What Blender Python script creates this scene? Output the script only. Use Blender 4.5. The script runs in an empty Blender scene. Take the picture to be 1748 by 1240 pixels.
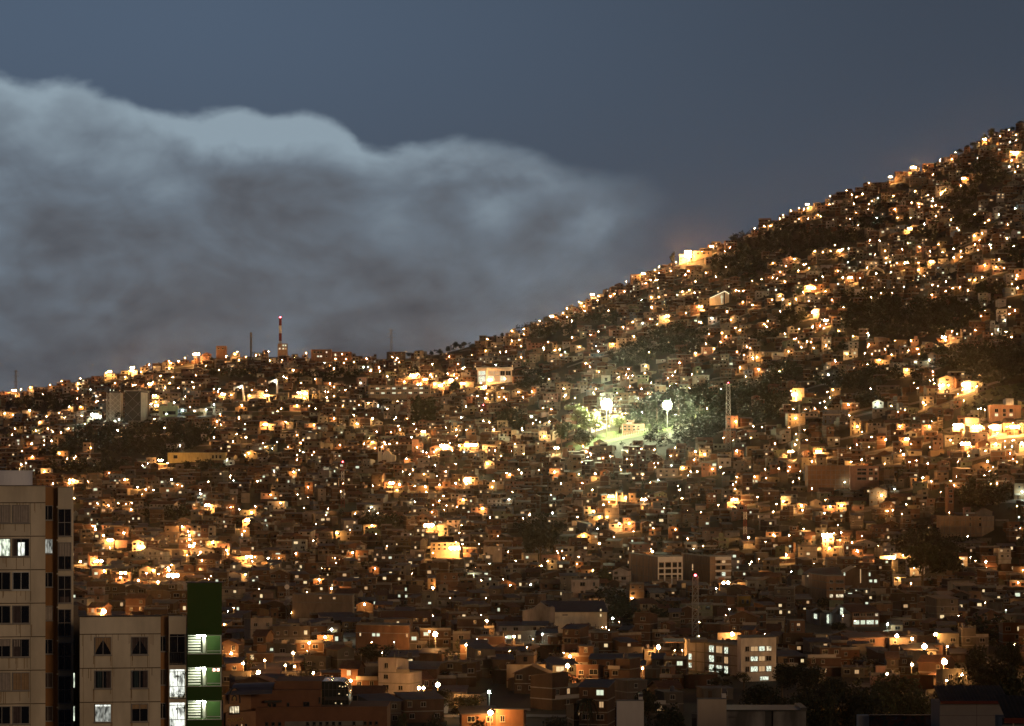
import bpy, math, random
import numpy as np
from mathutils import Vector, Matrix, noise

rnd = random.Random(11)
scene = bpy.context.scene
COL = bpy.data.collections.new("place")
scene.collection.children.link(COL)

# ------------------------------------------------------------------ view geometry
# the camera stands 55 m above the valley floor and looks level along +Y (telephoto)
F = 874 / math.tan(math.radians(10.0))      # focal length in photograph pixels
CX, HY, CAMZ = 874.0, 800.0, 55.0


def wx(px, D):
    return (px - CX) / F * D


def wz(py, D):
    return CAMZ - (py - HY) / F * D


def proj(x, y, z):
    return CX + F * x / y, HY + F * (CAMZ - z) / y


def lerp(a, b, t):
    return a + (b - a) * t


RIDGE = [(-700, 735), (-200, 690), (0, 672), (40, 664), (130, 645), (200, 632), (270, 617), (330, 606), (400, 600), (500, 599),
         (600, 604), (690, 603), (760, 592), (820, 578), (880, 563), (940, 538), (1000, 505), (1060, 480), (1100, 462),
         (1150, 446), (1250, 402), (1370, 350), (1440, 325), (1510, 302), (1580, 282), (1650, 250), (1700, 225), (1748, 211),
         (2000, 110), (2450, 0)]


def interp(tab, x):
    if x <= tab[0][0]:
        return tab[0][1]
    for (a, ya), (b, yb) in zip(tab, tab[1:]):
        if x <= b:
            return ya + (yb - ya) * (x - a) / (b - a)
    return tab[-1][1]


_RX = np.arange(-800, 2560, 10.0)
_RY = np.array([interp(RIDGE, x) for x in _RX])
_k = np.ones(5) / 5
_RYs = np.convolve(np.pad(_RY, 2, mode='edge'), _k, mode='valid')


def ridge_y(px):
    return float(np.interp(px, _RX, _RYs))


def ridge_d(px):
    return interp([(-700, 2500), (800, 2620), (1200, 2820), (1748, 3020), (2450, 3150)], px)


def ground(px, D):
    """height of the land at image column px and depth D"""
    Dr = ridge_d(px)
    zr = wz(ridge_y(px), Dr) - 4.5
    if D <= 1300:
        n = noise.noise(Vector((px * .004, D * .006, 3.1)))
        return max(0.0, 0.7 * n) if D > 500 else 0.0
    if D <= Dr:
        t = (D - 1300) / (Dr - 1300)
        p = 1.5 if px < 900 else max(1.08, lerp(1.5, 1.08, min(1, (px - 900) / 800)))
        n = noise.noise(Vector((px * .006, D * .004, 7.7))) * 9 * t * (1 - t) * 4 * .6
        return max(0.0, zr * t ** p + n * min(1, t * 3) * (1 - t ** 4))
    return max(zr * .2, zr - (D - Dr) * .28)


def gz(x, y):
    return ground(CX + F * x / y, y)


def solve_d(px, py, h=0.0):
    """depth at which a point h above the land shows at (px, py)"""
    Dr = ridge_d(px)
    D, prev = 420.0, None
    while D <= Dr:
        y = HY + F * (CAMZ - ground(px, D) - h) / D
        if y <= py:
            return D
        D += 8
    return None


# ------------------------------------------------------------------ mesh builder
class MB:
    def __init__(self, origin=(0, 0, 0), M=None):
        self.v, self.f, self.m, self.t = [], [], [], []
        self.o = Vector(origin)
        self.M = M
        self.tint = None
        self.any_tint = False

    def pt(self, p):
        p = Vector(p)
        if self.M is not None:
            p = self.M @ p
        self.v.append((p.x - self.o.x, p.y - self.o.y, p.z - self.o.z))
        return len(self.v) - 1

    def face(self, idx, m=0):
        self.f.append(idx)
        self.m.append(m)
        self.t.append(self.tint)
        if self.tint is not None:
            self.any_tint = True

    def quad(self, a, b, c, d, m=0):
        self.face([self.pt(a), self.pt(b), self.pt(c), self.pt(d)], m)

    def poly(self, pts, m=0):
        self.face([self.pt(p) for p in pts], m)

    def box(self, x0, x1, y0, y1, z0, z1, m=0, bottom=True):
        i = [self.pt(p) for p in ((x0, y0, z0), (x1, y0, z0), (x1, y1, z0), (x0, y1, z0), (x0, y0, z1), (x1, y0, z1), (x1, y1, z1), (x0, y1, z1))]
        fs = [(0, 1, 5, 4), (1, 2, 6, 5), (2, 3, 7, 6), (3, 0, 4, 7), (4, 5, 6, 7)]
        if bottom:
            fs.append((3, 2, 1, 0))
        for q in fs:
            self.face([i[k] for k in q], m)

    def prism(self, pts, z0, z1, m=0, mt=None):
        """vertical prism over a plan polygon (counter-clockwise seen from above)"""
        n = len(pts)
        a = [self.pt((p[0], p[1], z0)) for p in pts]
        b = [self.pt((p[0], p[1], z1)) for p in pts]
        for i in range(n):
            j = (i + 1) % n
            self.face([a[i], a[j], b[j], b[i]], m)
        self.face(b, m if mt is None else mt)
        self.face(a[::-1], m)

    def slab(self, pts, th, m=0):
        """any planar polygon thickened downwards"""
        n = len(pts)
        b = [self.pt(p) for p in pts]
        a = [self.pt((p[0], p[1], p[2] - th)) for p in pts]
        self.face(b, m)
        self.face(a[::-1], m)
        for i in range(n):
            j = (i + 1) % n
            self.face([a[i], a[j], b[j], b[i]], m)

    def bar(self, p, q, r, m=0, sides=4, r2=None):
        p, q = Vector(p), Vector(q)
        d = (q - p)
        if d.length < 1e-6:
            return
        d.normalize()
        u = d.cross(Vector((0, 0, 1)) if abs(d.z) < .9 else Vector((1, 0, 0))).normalized()
        w = d.cross(u)
        r2 = r if r2 is None else r2
        A, B = [], []
        for k in range(sides):
            an = 2 * math.pi * (k + .5) / sides
            e = u * math.cos(an) + w * math.sin(an)
            A.append(self.pt(p + e * r))
            B.append(self.pt(q + e * r2))
        for k in range(sides):
            j = (k + 1) % sides
            self.face([A[k], A[j], B[j], B[k]], m)
        self.face(A[::-1], m)
        self.face(B, m)

    def ball(self, c, r, m=0, sx=1, sz=1, seg=8, rings=5):
        c = Vector(c)
        rows = []
        for i in range(1, rings):
            th = math.pi * i / rings
            rows.append([self.pt(c + Vector((sx * r * math.sin(th) * math.cos(2 * math.pi * j / seg), r * math.sin(th) * math.sin(2 * math.pi * j / seg), sz * r * math.cos(th)))) for j in range(seg)])
        top, bot = self.pt(c + Vector((0, 0, r * sz))), self.pt(c - Vector((0, 0, r * sz)))
        for j in range(seg):
            k = (j + 1) % seg
            self.face([top, rows[0][j], rows[0][k]], m)
            self.face([bot, rows[-1][k], rows[-1][j]], m)
            for a, b in zip(rows, rows[1:]):
                self.face([a[j], b[j], b[k], a[k]], m)

    def cyl(self, c, r, z0, z1, m=0, sides=20):
        pts = [(c[0] + r * math.cos(2 * math.pi * k / sides), c[1] + r * math.sin(2 * math.pi * k / sides)) for k in range(sides)]
        self.prism(pts, z0, z1, m)

    def mesh(self, name, mats, smooth=False):
        me = bpy.data.meshes.new(name)
        me.from_pydata(self.v, [], self.f)
        for m in mats:
            me.materials.append(m)
        me.polygons.foreach_set('material_index', np.array(self.m, dtype=np.int32))
        if smooth:
            me.polygons.foreach_set('use_smooth', np.ones(len(self.f), dtype=bool))
        if self.any_tint:
            at = me.attributes.new('tint', 'FLOAT_COLOR', 'CORNER')
            n = np.array([len(f) for f in self.f])
            t = np.array([(x + (1.0,)) if x else (.3, .25, .2, 1) for x in self.t], dtype=np.float32)
            at.data.foreach_set('color', np.repeat(t, n, axis=0).ravel())
        me.update()
        return me

    def build(self, name, mats, parent=None, smooth=False):
        return link(name, self.mesh(name, mats if isinstance(mats, (list, tuple)) else [mats], smooth), parent)


def link(name, data, parent=None, loc=None):
    o = bpy.data.objects.new(name, data)
    COL.objects.link(o)
    if parent is not None:
        o.parent = parent
    if loc is not None:
        o.location = loc
    return o


def tag(o, label=None, cat=None, group=None, kind=None):
    for k, v in (('label', label), ('category', cat), ('group', group), ('kind', kind)):
        if v:
            o[k] = v
    return o


def thing(name, loc, label=None, cat=None, group=None, rz=0.0):
    o = link(name, None, None, loc)
    o.rotation_euler = (0, 0, rz)
    return tag(o, label, cat, group)


# ------------------------------------------------------------------ materials
def nt(m):
    m.use_nodes = True
    t = m.node_tree
    t.nodes.clear()
    return t


def mat(name, base, rough=.85, var=.25, scale=.6, stretch=(1, 1, 1), metal=0.0, tint=False, spec=.3, bump=0.0, second=None):
    """rough, weathered surface: base colour broken up by two sizes of noise in object space"""
    m = bpy.data.materials.new(name)
    t = nt(m)
    N, L = t.nodes, t.links
    out = N.new('ShaderNodeOutputMaterial')
    b = N.new('ShaderNodeBsdfPrincipled')
    L.new(b.outputs[0], out.inputs[0])
    b.inputs['Roughness'].default_value = rough
    b.inputs['Metallic'].default_value = metal
    b.inputs['Specular IOR Level'].default_value = spec
    tc = N.new('ShaderNodeTexCoord')
    mp = N.new('ShaderNodeMapping')
    mp.inputs['Scale'].default_value = stretch
    L.new(tc.outputs['Object'], mp.inputs[0])
    n1 = N.new('ShaderNodeTexNoise')
    n1.inputs['Scale'].default_value = scale
    n1.inputs['Detail'].default_value = 5
    n1.inputs['Roughness'].default_value = .62
    L.new(mp.outputs[0], n1.inputs['Vector'])
    r = N.new('ShaderNodeMapRange')
    r.inputs['From Min'].default_value = .28
    r.inputs['From Max'].default_value = .72
    r.inputs['To Min'].default_value = 1 - var
    r.inputs['To Max'].default_value = 1 + var * .55
    L.new(n1.outputs[0], r.inputs[0])
    if tint:
        a = N.new('ShaderNodeAttribute')
        a.attribute_name = 'tint'
        src = a.outputs['Color']
    else:
        c = N.new('ShaderNodeRGB')
        c.outputs[0].default_value = (*base, 1)
        src = c.outputs[0]
    if second:
        mx0 = N.new('ShaderNodeMix')
        mx0.data_type = 'RGBA'
        n2 = N.new('ShaderNodeTexNoise')
        n2.inputs['Scale'].default_value = scale * .35
        n2.inputs['Detail'].default_value = 6
        L.new(mp.outputs[0], n2.inputs['Vector'])
        r2 = N.new('ShaderNodeMapRange')
        r2.inputs['From Min'].default_value = .45
        r2.inputs['From Max'].default_value = .62
        L.new(n2.outputs[0], r2.inputs[0])
        L.new(r2.outputs[0], mx0.inputs[0])
        L.new(src, mx0.inputs[6])
        mx0.inputs[7].default_value = (*second, 1)
        src = mx0.outputs[2]
    mx = N.new('ShaderNodeVectorMath')
    mx.operation = 'SCALE'
    L.new(src, mx.inputs[0])
    L.new(r.outputs[0], mx.inputs['Scale'])
    L.new(mx.outputs[0], b.inputs['Base Color'])
    if bump:
        bp = N.new('ShaderNodeBump')
        bp.inputs['Strength'].default_value = bump
        bp.inputs['Distance'].default_value = .05
        L.new(n1.outputs[0], bp.inputs['Height'])
        L.new(bp.outputs[0], b.inputs['Normal'])
    return m


def glow(name, col, strength, sample=True):
    m = bpy.data.materials.new(name)
    t = nt(m)
    out = t.nodes.new('ShaderNodeOutputMaterial')
    e = t.nodes.new('ShaderNodeEmission')
    e.inputs[0].default_value = (*col, 1)
    e.inputs[1].default_value = strength
    t.links.new(e.outputs[0], out.inputs[0])
    m.cycles.emission_sampling = 'FRONT' if sample else 'NONE'
    return m


def glow_room(name, col, strength, scale=1.2):
    """a lit room behind glass: bright light broken by furniture and curtains"""
    m = bpy.data.materials.new(name)
    t = nt(m)
    N, L = t.nodes, t.links
    out = N.new('ShaderNodeOutputMaterial')
    e = N.new('ShaderNodeEmission')
    tc = N.new('ShaderNodeTexCoord')
    mp = N.new('ShaderNodeMapping')
    mp.inputs['Scale'].default_value = (2.2, 1, .8)
    n1 = N.new('ShaderNodeTexNoise')
    n1.inputs['Scale'].default_value = scale
    n1.inputs['Detail'].default_value = 3
    r = N.new('ShaderNodeMapRange')
    r.inputs['From Min'].default_value = .36
    r.inputs['From Max'].default_value = .6
    r.inputs['To Min'].default_value = strength * .12
    r.inputs['To Max'].default_value = strength
    e.inputs[0].default_value = (*col, 1)
    L.new(tc.outputs['Object'], mp.inputs[0])
    L.new(mp.outputs[0], n1.inputs['Vector'])
    L.new(n1.outputs[0], r.inputs[0])
    L.new(r.outputs[0], e.inputs[1])
    L.new(e.outputs[0], out.inputs[0])
    m.cycles.emission_sampling = 'NONE'
    return m


M = {}
M['house_wall'] = mat('house_wall', (.3, .2, .14), var=.35, scale=.45, stretch=(1, 1, .45), tint=True)
M['concrete'] = mat('concrete_band', (.20, .18, .15), var=.3, scale=.8)
M['tin'] = mat('tin_roof', (.08, .075, .07), rough=.6, var=.45, scale=.5, second=(.10, .06, .04))
M['tile'] = mat('tile_roof', (.13, .065, .04), var=.4, scale=1.0)
M['slab'] = mat('roof_slab', (.11, .095, .08), var=.35, scale=.5)
M['frame'] = mat('window_frame', (.32, .29, .25), rough=.5, var=.1)
M['frame_white'] = mat('white_frame', (.72, .72, .66), rough=.5, var=.1)
M['glass'] = mat('dark_glass', (.012, .013, .016), rough=.12, var=.1, spec=.5)
M['door'] = mat('door_wood', (.07, .045, .03), var=.2)
M['metal'] = mat('grey_metal', (.22, .22, .21), rough=.5, var=.2)
M['dark_metal'] = mat('dark_metal', (.04, .04, .04), rough=.5, var=.2)
M['red_paint'] = mat('red_paint', (.20, .035, .022), rough=.5, var=.2)
M['white_paint'] = mat('white_paint', (.7, .68, .62), rough=.6, var=.12)
M['bark'] = mat('bark', (.09, .065, .045), var=.4, scale=2)
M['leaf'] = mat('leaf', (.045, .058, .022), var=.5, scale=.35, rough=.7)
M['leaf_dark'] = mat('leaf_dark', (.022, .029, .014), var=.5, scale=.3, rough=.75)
M['leaf_shade'] = mat('shaded_leaf', (.013, .017, .009), var=.5, scale=.3, rough=.8)  # same leaf darkened: shade put into the colour of park trees and woods
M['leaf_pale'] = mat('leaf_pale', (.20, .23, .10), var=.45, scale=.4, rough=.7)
M['lit_warm'] = glow('lit_pane_warm', (1, .76, .40), .95, False)
M['lit_cool'] = glow('lit_pane_cool', (.90, 1, .74), .85, False)
M['lit_dim'] = glow('lit_pane_dim', (1, .62, .30), .55, False)
M['room_cool'] = glow_room('lit_room_cool', (.90, 1, .78), 1.35, 2.4)
M['room_warm'] = glow_room('lit_room_warm', (1, .84, .55), 1.3)
LAMP = 1.2
M['lamp_o'] = glow('sodium_glass', (1, .44, .12), 620 * LAMP)
M['lamp_w'] = glow('mercury_glass', (.84, 1, .80), 260 * LAMP)
M['lamp_g'] = glow('floodlight_glass', (.95, 1, .58), 1800 * LAMP)
M['lamp_r'] = glow('red_glass', (1, .06, .08), 30 * LAMP)
STYLE = {'d': 'glass', 'w': 'lit_warm', 'c': 'lit_cool', 'm': 'lit_dim', 'C': 'room_cool', 'W': 'room_warm'}
SKY_GAIN = 1.0
SUN_E = .43
HAZE = 1.2e-5

N_FILL = 1000
HAZE_G = .975
# ------------------------------------------------------------------ street lamps seen in the photograph: column, row, size 1-4 (w white, r red); last row: lamps added to brighten library and saddle
LAMPS_TXT = """
1520 297 3;1559 286 4;1681 236 3;1734 261 4;1645 305 3;1664 366 2;1483 312 1;1445 322 1;1417 332 1;1454 333 2;1416 349 2;1378 347 3;1350 356 2;1364 352 1;1337 358 1;1315 386 2;1305 386 2;1397 367 1;1465 385 1;1461 363 1;1528 358 2;1556 346 2;1568 348 2;1592 339 1;1597 351 2;1614 325 1;1609 328 1;1640 317 1;1593 298 1;1625 272 1;1605 270 1;1604 261 1;1631 249 1;1723 215 1;1553 390 3;1720 384 1;1532 372 1;1663 403 2;1677 399 1;1705 367 1w;1578 382 1w;1727 274 2;1723 285 2w;1634 390 1
1434 428 3;1391 429 2;1405 431 1;1418 429 1;1425 419 1;1356 443 2;1320 450 1;1332 465 1;1381 458 1;1363 462 1;1319 474 1;1451 474 3;1496 467 2;1381 491 3;1388 492 3;1409 497 1;1547 449 3;1590 447 3;1568 449 1;1568 461 2;1531 450 1;1511 429 1;1540 426 1;1570 422 1;1588 429 1;1602 417 1;1640 429 2;1609 431 1;1628 440 2;1672 411 1;1664 418 1;1681 453 2;1700 456 2;1731 420 1;1736 472 1;1664 479 1;1677 474 1;1591 504 2;1615 497 1;1737 492 2;1389 533 3;1410 547 3;1387 558 1;1400 556 1;1332 532 1;1305 554 1;1364 562 1;1340 570 1;1331 506 1;1359 511 1;1318 512 1;1348 519 1;1487 508 1;1420 513 1;1504 501 1;1440 525 1;1481 569 1;1456 574 1;1611 576 3;1614 581 2;1625 566 1;1634 570 1;1665 564 1;1675 540 1;1733 531 1;1723 536 1;1483 589 1;1511 596 1;1389 595 1;1410 590 1;1446 605 1;1425 615 1;1501 615 2;1522 606 1;1566 596 1;1555 582 1;1346 600 1;1704 564 1w;1716 547 1w;1562 618 1w;1586 615 2w
1414 640 2w;1356 674 3;1448 691 2;1497 690 2w;1607 658 3;1619 658 2;1649 657 4;1667 660 1;1726 694 2;1576 688 2;1536 728 2;1586 729 2;1463 729 2;1635 726 4;1668 729 4;1697 729 4;1732 729 4;1549 750 3;1648 758 4;1747 757 3;1512 751 2;1700 758 2;1350 771 3;1397 771 3;1386 788 1;1542 776 2;1686 788 2;1449 798 2;1471 785 2;1348 797 1;1575 816 2;1590 822 1;1505 846 2;1337 856 2;1368 863 2;1417 865 2;1437 863 2;1515 874 1;1524 872 1;1422 666 1;1486 664 1;1358 714 2;1391 698 1;1674 698 1;1681 701 1;1645 684 1;1295 632 1;1331 634 1;1426 617 1;1548 632 2;1622 753 1;1555 758 1;1724 774 1;1288 814 1;1453 789 1
1412 914 4;1416 936 2;1464 941 2;1342 948 2;1522 952 3;1542 948 2;1638 957 1;1683 959 2;1434 922 1;1347 914 1;1372 903 1;1320 914 1;1561 970 1;1702 826 1;1629 829 1;1745 840 2w;1442 824 1w;1527 835 1w
1533 987 1;1555 996 1;1738 995 1;1515 1066 2w;1531 1086 3;1557 1091 2;1597 1084 3;1578 1104 4;1612 1130 4;1557 1135 2;1514 1151 1;1642 1152 1;1732 1101 1;1731 1122 1;1616 1162 1;1402 1220 1;1617 1104 1
986 883 1;1023 883 2;1036 883 1;1057 894 2;1074 894 2;996 915 2;1023 928 2;1115 902 1;1153 904 1;1174 920 1;1278 918 2;1114 942 2;1239 995 3;962 953 1;935 958 1;924 966 1;1012 974 1;1079 1021 1;906 998 1w;1046 1056 2w;926 1083 1w;877 1087 2;973 1121 2;969 1137 3;1124 1105 3;1250 1083 3;1097 1141 1;1223 1005 1w;1245 1040 1w;985 963 1;871 999 1
732 897 4;776 936 4;778 926 1;736 931 1;739 944 1;635 898 2;575 910 2;417 907 1;602 944 2;425 951 3;458 953 2;387 940 2;419 981 1;476 953 1;545 990 2;566 1005 2;739 1004 2;745 999 1;622 1032 2;743 1083 4;733 1078 1;796 1101 2;831 1060 2;566 1075 2w;555 1088 2;528 1098 2;500 1115 2;395 1116 2;415 1133 2;441 1149 3;452 1128 1;487 1136 1;503 1138 1;535 1149 1;567 1159 2;599 1162 1;747 1169 3;715 1175 2;723 1175 2;837 1217 3;835 1182 2w;383 1066 1;640 971 1;807 982 1w
668 825 3;682 827 2;708 830 1;726 831 2;750 828 2;778 825 2;796 820 3;832 792 2;870 811 2;757 847 1;750 855 1;791 854 2;824 868 2;708 857 1w;645 876 1;560 869 1;501 806 2;462 845 1;468 805 1w;869 853 2w;737 875 1;634 866 1w;479 859 1;526 832 1;840 832 1;724 810 1;761 805 1;705 802 1;694 784 2;678 837 1
947 806 2;890 808 2;988 810 1;1016 809 2;994 825 1;1043 848 3;1068 850 2;1099 853 3;1013 873 2;904 879 2;943 876 2w;1165 799 2;1179 805 1;1185 786 1;1216 801 1;1258 815 1;1288 814 1;1254 853 3;1011 837 1;1255 835 1;1293 849 1
929 745 2;950 765 3;995 762 2;1008 774 1;1003 780 1w;1187 771 2;1203 776 2;1258 770 2;1046 588 2;1082 575 2;874 582 2;894 571 1;908 669 2;893 678 1;885 669 1;941 699 1;927 697 1;966 675 1w;1108 602 1;1103 625 1;1187 603 2;1205 587 1;1210 570 1;1258 601 1;1263 628 2;1295 631 2;1292 610 2;1230 584 1;1022 635 1;989 593 1;861 678 1;852 678 1;1008 572 1;1106 673 2;1075 660 1;1160 620 1;1072 645 1;1056 644 1;957 723 1;1022 726 1;1040 728 1;1207 698 1;1256 720 2;1286 728 1;1158 695 1;1096 705 1w;1143 659 1
1215 414 3;1187 428 3;1198 429 2;1098 459 3;1118 453 2;1125 452 2;1154 447 1;1145 463 1;1011 498 3;1021 506 2;1020 513 2;988 509 1;968 525 2;942 535 3;921 547 2;874 561 2;894 562 1;997 523 2;992 518 1;1049 502 1;1066 498 1;1112 508 2;1112 525 2;1069 475 1;1102 484 1;1165 498 2;1176 496 1;1196 524 3;1222 473 1;1205 466 1;1175 463 2;1215 543 2w;1139 540 3;1080 550 2;1064 559 2;1097 552 2w;1110 545 1;1210 571 1;1239 456 1;1246 423 1;1268 516 2;1285 521 2;1256 496 1;998 531 2;961 535 1;1122 554 1;964 601 1w;1021 600 2w;947 598 1;1239 575 1;1263 564 1;1248 546 1;1288 383 2
523 601 2;458 600 1;482 615 1;584 600 1;538 648 1;563 655 2;555 669 1;511 671 3;521 672 3;426 676 2;455 675 3;621 627 1w;628 627 1w;616 654 1w;706 641 4;726 648 3;742 656 2;752 658 3;827 661 3;780 646 1;782 622 1;793 627 1;829 599 1;832 579 2;767 609 1;825 692 2r;808 679 1;829 680 2;723 737 3;758 761 4;800 760 4;811 760 3;784 761 2;636 755 2;656 755 1;621 758 1;580 760 2;835 721 2;629 688 1;585 693 1;536 726 2;570 715 2;453 725 3;488 721 2;507 693 2;528 693 1;610 724 2;636 715 2;507 743 1;513 756 1;453 763 1;492 763 1;465 766 1w;425 774 2;683 734 2;680 727 1;643 737 1;796 734 1;779 734 1;670 610 1;678 612 1;565 624 1;633 632 1;712 764 1;722 771 1;845 769 1;507 785 1;843 734 2
24 666 3;36 663 1;52 662 2;86 651 1;105 650 1;187 630 3;181 635 2;137 646 1;226 624 3;225 633 3;241 635 2;254 614 2;288 609 1;291 620 2;289 629 2;305 617 2;335 605 4;316 608 1;386 609 2;405 598 1;401 605 2;408 615 1;420 609 1;214 644 1;274 642 2;256 656 3;196 654 1;374 632 1;133 655 1;133 664 2;161 708 4w;118 695 2;138 695 2;101 705 1;8 706 2;51 701 2;68 721 2;82 732 1;104 739 2;90 737 1;88 753 2;54 758 2;76 752 1;61 735 1;117 732 1;101 774 2;55 780 2;115 783 1;36 793 2;44 791 1w;76 805 1;122 820 3;118 825 2;201 735 2;281 731 2;274 786 3;186 808 1;213 819 2;249 836 2;235 832 2;262 837 1;293 819 1w;303 828 1;311 830 1;342 843 2w;307 761 1w;388 785 1w;381 673 3;394 674 1;365 691 2w;413 692 2;376 708 1;370 720 2;377 725 1;264 676 3;267 692 3;164 676 1w;155 765 1;404 741 1;398 754 1;365 747 2;420 747 2
163 904 2;177 915 2;188 922 3;211 910 2;158 898 1;162 899 2;241 934 3;311 900 2;321 908 2;324 921 2;327 932 3;332 928 2;342 943 2;323 914 2;137 959 2;162 959 2;170 958 3;178 975 2;210 979 3;206 986 2;262 974 2;287 970 2;289 974 2;293 965 1;271 980 1;295 983 4;270 994 2;236 991 2;250 979 1;345 957 1;389 946 1;413 913 1w;363 926 2;354 863 3;430 875 2;423 888 3;436 865 1;167 860 1;185 863 1;224 870 1;177 1044 4;399 1038 1;394 866 1
196 719 2w;203 716 1w;312 701 2w;258 690 2w;332 702 2w;352 700 2w;284 707 2w;297 688 2w;822 643 2w;836 649 3;852 640 2w;862 647 2;790 655 3;770 649 3;775 640 2;716 656 3;690 652 2;735 640 2
"""
LAMPS = []
for tok in LAMPS_TXT.replace('\n', ';').split(';'):
    if tok.strip():
        a, b, c = tok.split()
        LAMPS.append([float(a), float(b), int(c[0]), c[1:] or 'o'])

# dark wooded patches of the hillside: column, row, half-width, half-height
WOODS = [(235, 752, 125, 28), (70, 690, 60, 12), (150, 800, 70, 10), (340, 795, 50, 10), (750, 590, 55, 12), (722, 697, 24, 24), (925, 562, 62, 17),
         (1080, 605, 42, 24), (1020, 545, 45, 10), (1158, 582, 55, 26), (1335, 412, 85, 26), (1265, 455, 50, 26), (1430, 405, 45, 14),
         (1545, 548, 115, 30), (1480, 520, 60, 18), (1700, 622, 62, 34), (1620, 615, 45, 20), (1150, 722, 80, 40), (1290, 690, 60, 34),
         (1205, 705, 40, 45), (1450, 655, 60, 12), (1680, 300, 40, 22), (1640, 340, 32, 20), (1590, 400, 20, 16), (1350, 545, 25, 16),
         (1480, 385, 30, 10), (1700, 500, 35, 14), (1620, 530, 60, 18), (900, 650, 35, 16), (870, 720, 25, 22),
         (925, 905, 42, 16), (1050, 1035, 30, 20), (1590, 940, 65, 24), (285, 880, 50, 10), (330, 740, 40, 16), (1120, 1060, 60, 10), (1560, 455, 20, 8),
         (1440, 440, 30, 10), (540, 645, 40, 10), (400, 640, 40, 10), (1330, 640, 40, 14), (1720, 1130, 40, 36), (760, 1120, 50, 14), (1680, 850, 50, 18),
         (645, 895, 40, 10), (1510, 640, 70, 10), (1490, 690, 30, 14), (100, 770, 40, 10), (1250, 400, 20, 10), (1515, 355, 25, 8), (1650, 380, 25, 14),
         (1730, 440, 14, 20), (1310, 580, 24, 12), (1430, 590, 24, 10), (600, 640, 20, 8),
         (1400, 1190, 95, 52), (1540, 1195, 110, 44), (1690, 1140, 66, 56), (1150, 1205, 66, 36), (800, 1208, 66, 34), (1275, 1190, 60, 40), (690, 1225, 40, 20)]


def in_woods(px, py, grow=1.0):
    for cx, cy, rx, ry in WOODS:
        if ((px - cx) / (rx * grow)) ** 2 + ((py - cy) / (ry * grow)) ** 2 < 1:
            return True
    return False
# ------------------------------------------------------------------ camera
cam = bpy.data.cameras.new('camera')
cam.sensor_width = 36
cam.lens = 36 * F / 1748
cam.shift_y = (HY - 620) / 1748
cam.clip_end = 20000
cam.clip_start = .5
co = bpy.data.objects.new('camera', cam)
COL.objects.link(co)
co.location = (0, 0, CAMZ)
co.rotation_euler = (math.radians(90), 0, 0)
scene.camera = co

scene.view_settings.view_transform = 'Standard'
scene.view_settings.look = 'None'
scene.view_settings.exposure = 0
scene.view_settings.gamma = 1
scene.cycles.max_bounces = 4
scene.cycles.diffuse_bounces = 2
scene.cycles.glossy_bounces = 2
scene.cycles.transmission_bounces = 2
scene.cycles.volume_bounces = 0
scene.cycles.transparent_max_bounces = 8
scene.cycles.caustics_reflective = False
scene.cycles.caustics_refractive = False
scene.cycles.use_denoising = True
scene.cycles.sample_clamp_indirect = 4.0
scene.cycles.use_light_tree = True
scene.cycles.use_adaptive_sampling = False

# ------------------------------------------------------------------ dusk sky with a long smooth bank of cloud
world = bpy.data.worlds.new('World')
scene.world = world
world.use_nodes = True
T = world.node_tree
T.nodes.clear()
WN, WL = T.nodes, T.links


def node(kind, *ins, op=None, **kw):
    n = WN.new(kind)
    if op:
        n.operation = op
    for k, v in kw.items():
        setattr(n, k, v)
    for i, v in enumerate(ins):
        if v is None:
            continue
        if hasattr(v, 'links'):
            WL.new(v, n.inputs[i])
        else:
            n.inputs[i].default_value = v
    return n


def mth(op, a, b=None, c=None, clamp=False):
    n = node('ShaderNodeMath', a, b, c, op=op)
    n.use_clamp = clamp
    return n.outputs[0]


def smooth(v, a, b):
    n = node('ShaderNodeMapRange', v, a, b, 0.0, 1.0)
    n.interpolation_type = 'SMOOTHSTEP'
    return n.outputs[0]


tc = WN.new('ShaderNodeTexCoord')
sep = node('ShaderNodeSeparateXYZ', tc.outputs['Generated'])
yy = mth('MAXIMUM', mth('ABSOLUTE', sep.outputs[1]), .04)
# direction written in degrees-like units: X to the right, Y downwards
SX = mth('MULTIPLY_ADD', mth('DIVIDE', sep.outputs[0], yy), F / 1000, CX / 1000)
SY = mth('MULTIPLY_ADD', mth('DIVIDE', sep.outputs[2], yy), -F / 1000, HY / 1000)
vec = node('ShaderNodeCombineXYZ', SX, mth('MULTIPLY', SY, 1.5), 0.0).outputs[0]


def fbm(scale, detail=5, dist=0.0, off=(0, 0, 0), rough=.55):
    v = node('ShaderNodeVectorMath', vec, off, op='ADD').outputs[0]
    n = WN.new('ShaderNodeTexNoise')
    n.inputs['Scale'].default_value = scale
    n.inputs['Detail'].default_value = detail
    n.inputs['Roughness'].default_value = rough
    n.inputs['Distortion'].default_value = dist
    WL.new(v, n.inputs['Vector'])
    return mth('SUBTRACT', n.outputs[0], .5)


def blob(cx, cy, rx, ry, amp):
    a = mth('MULTIPLY', mth('SUBTRACT', XW, cx), 1 / rx)
    b = mth('MULTIPLY', mth('SUBTRACT', YW, cy), 1 / ry)
    e = mth('ADD', mth('MULTIPLY', a, a), mth('MULTIPLY', b, b))
    return mth('MULTIPLY', mth('EXPONENT', mth('MULTIPLY', e, -1.0)), amp)


w1, w2, w3 = fbm(2.2, 3, .3), fbm(5.5, 5, .4, (3, 1, 0)), fbm(13, 4, .3, (7, 2, 0))
XW = mth('ADD', SX, mth('MULTIPLY', fbm(4.0, 3, .2, (11, 5, 0)), .14))
YW = mth('ADD', SY, mth('MULTIPLY', w2, .10))
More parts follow.
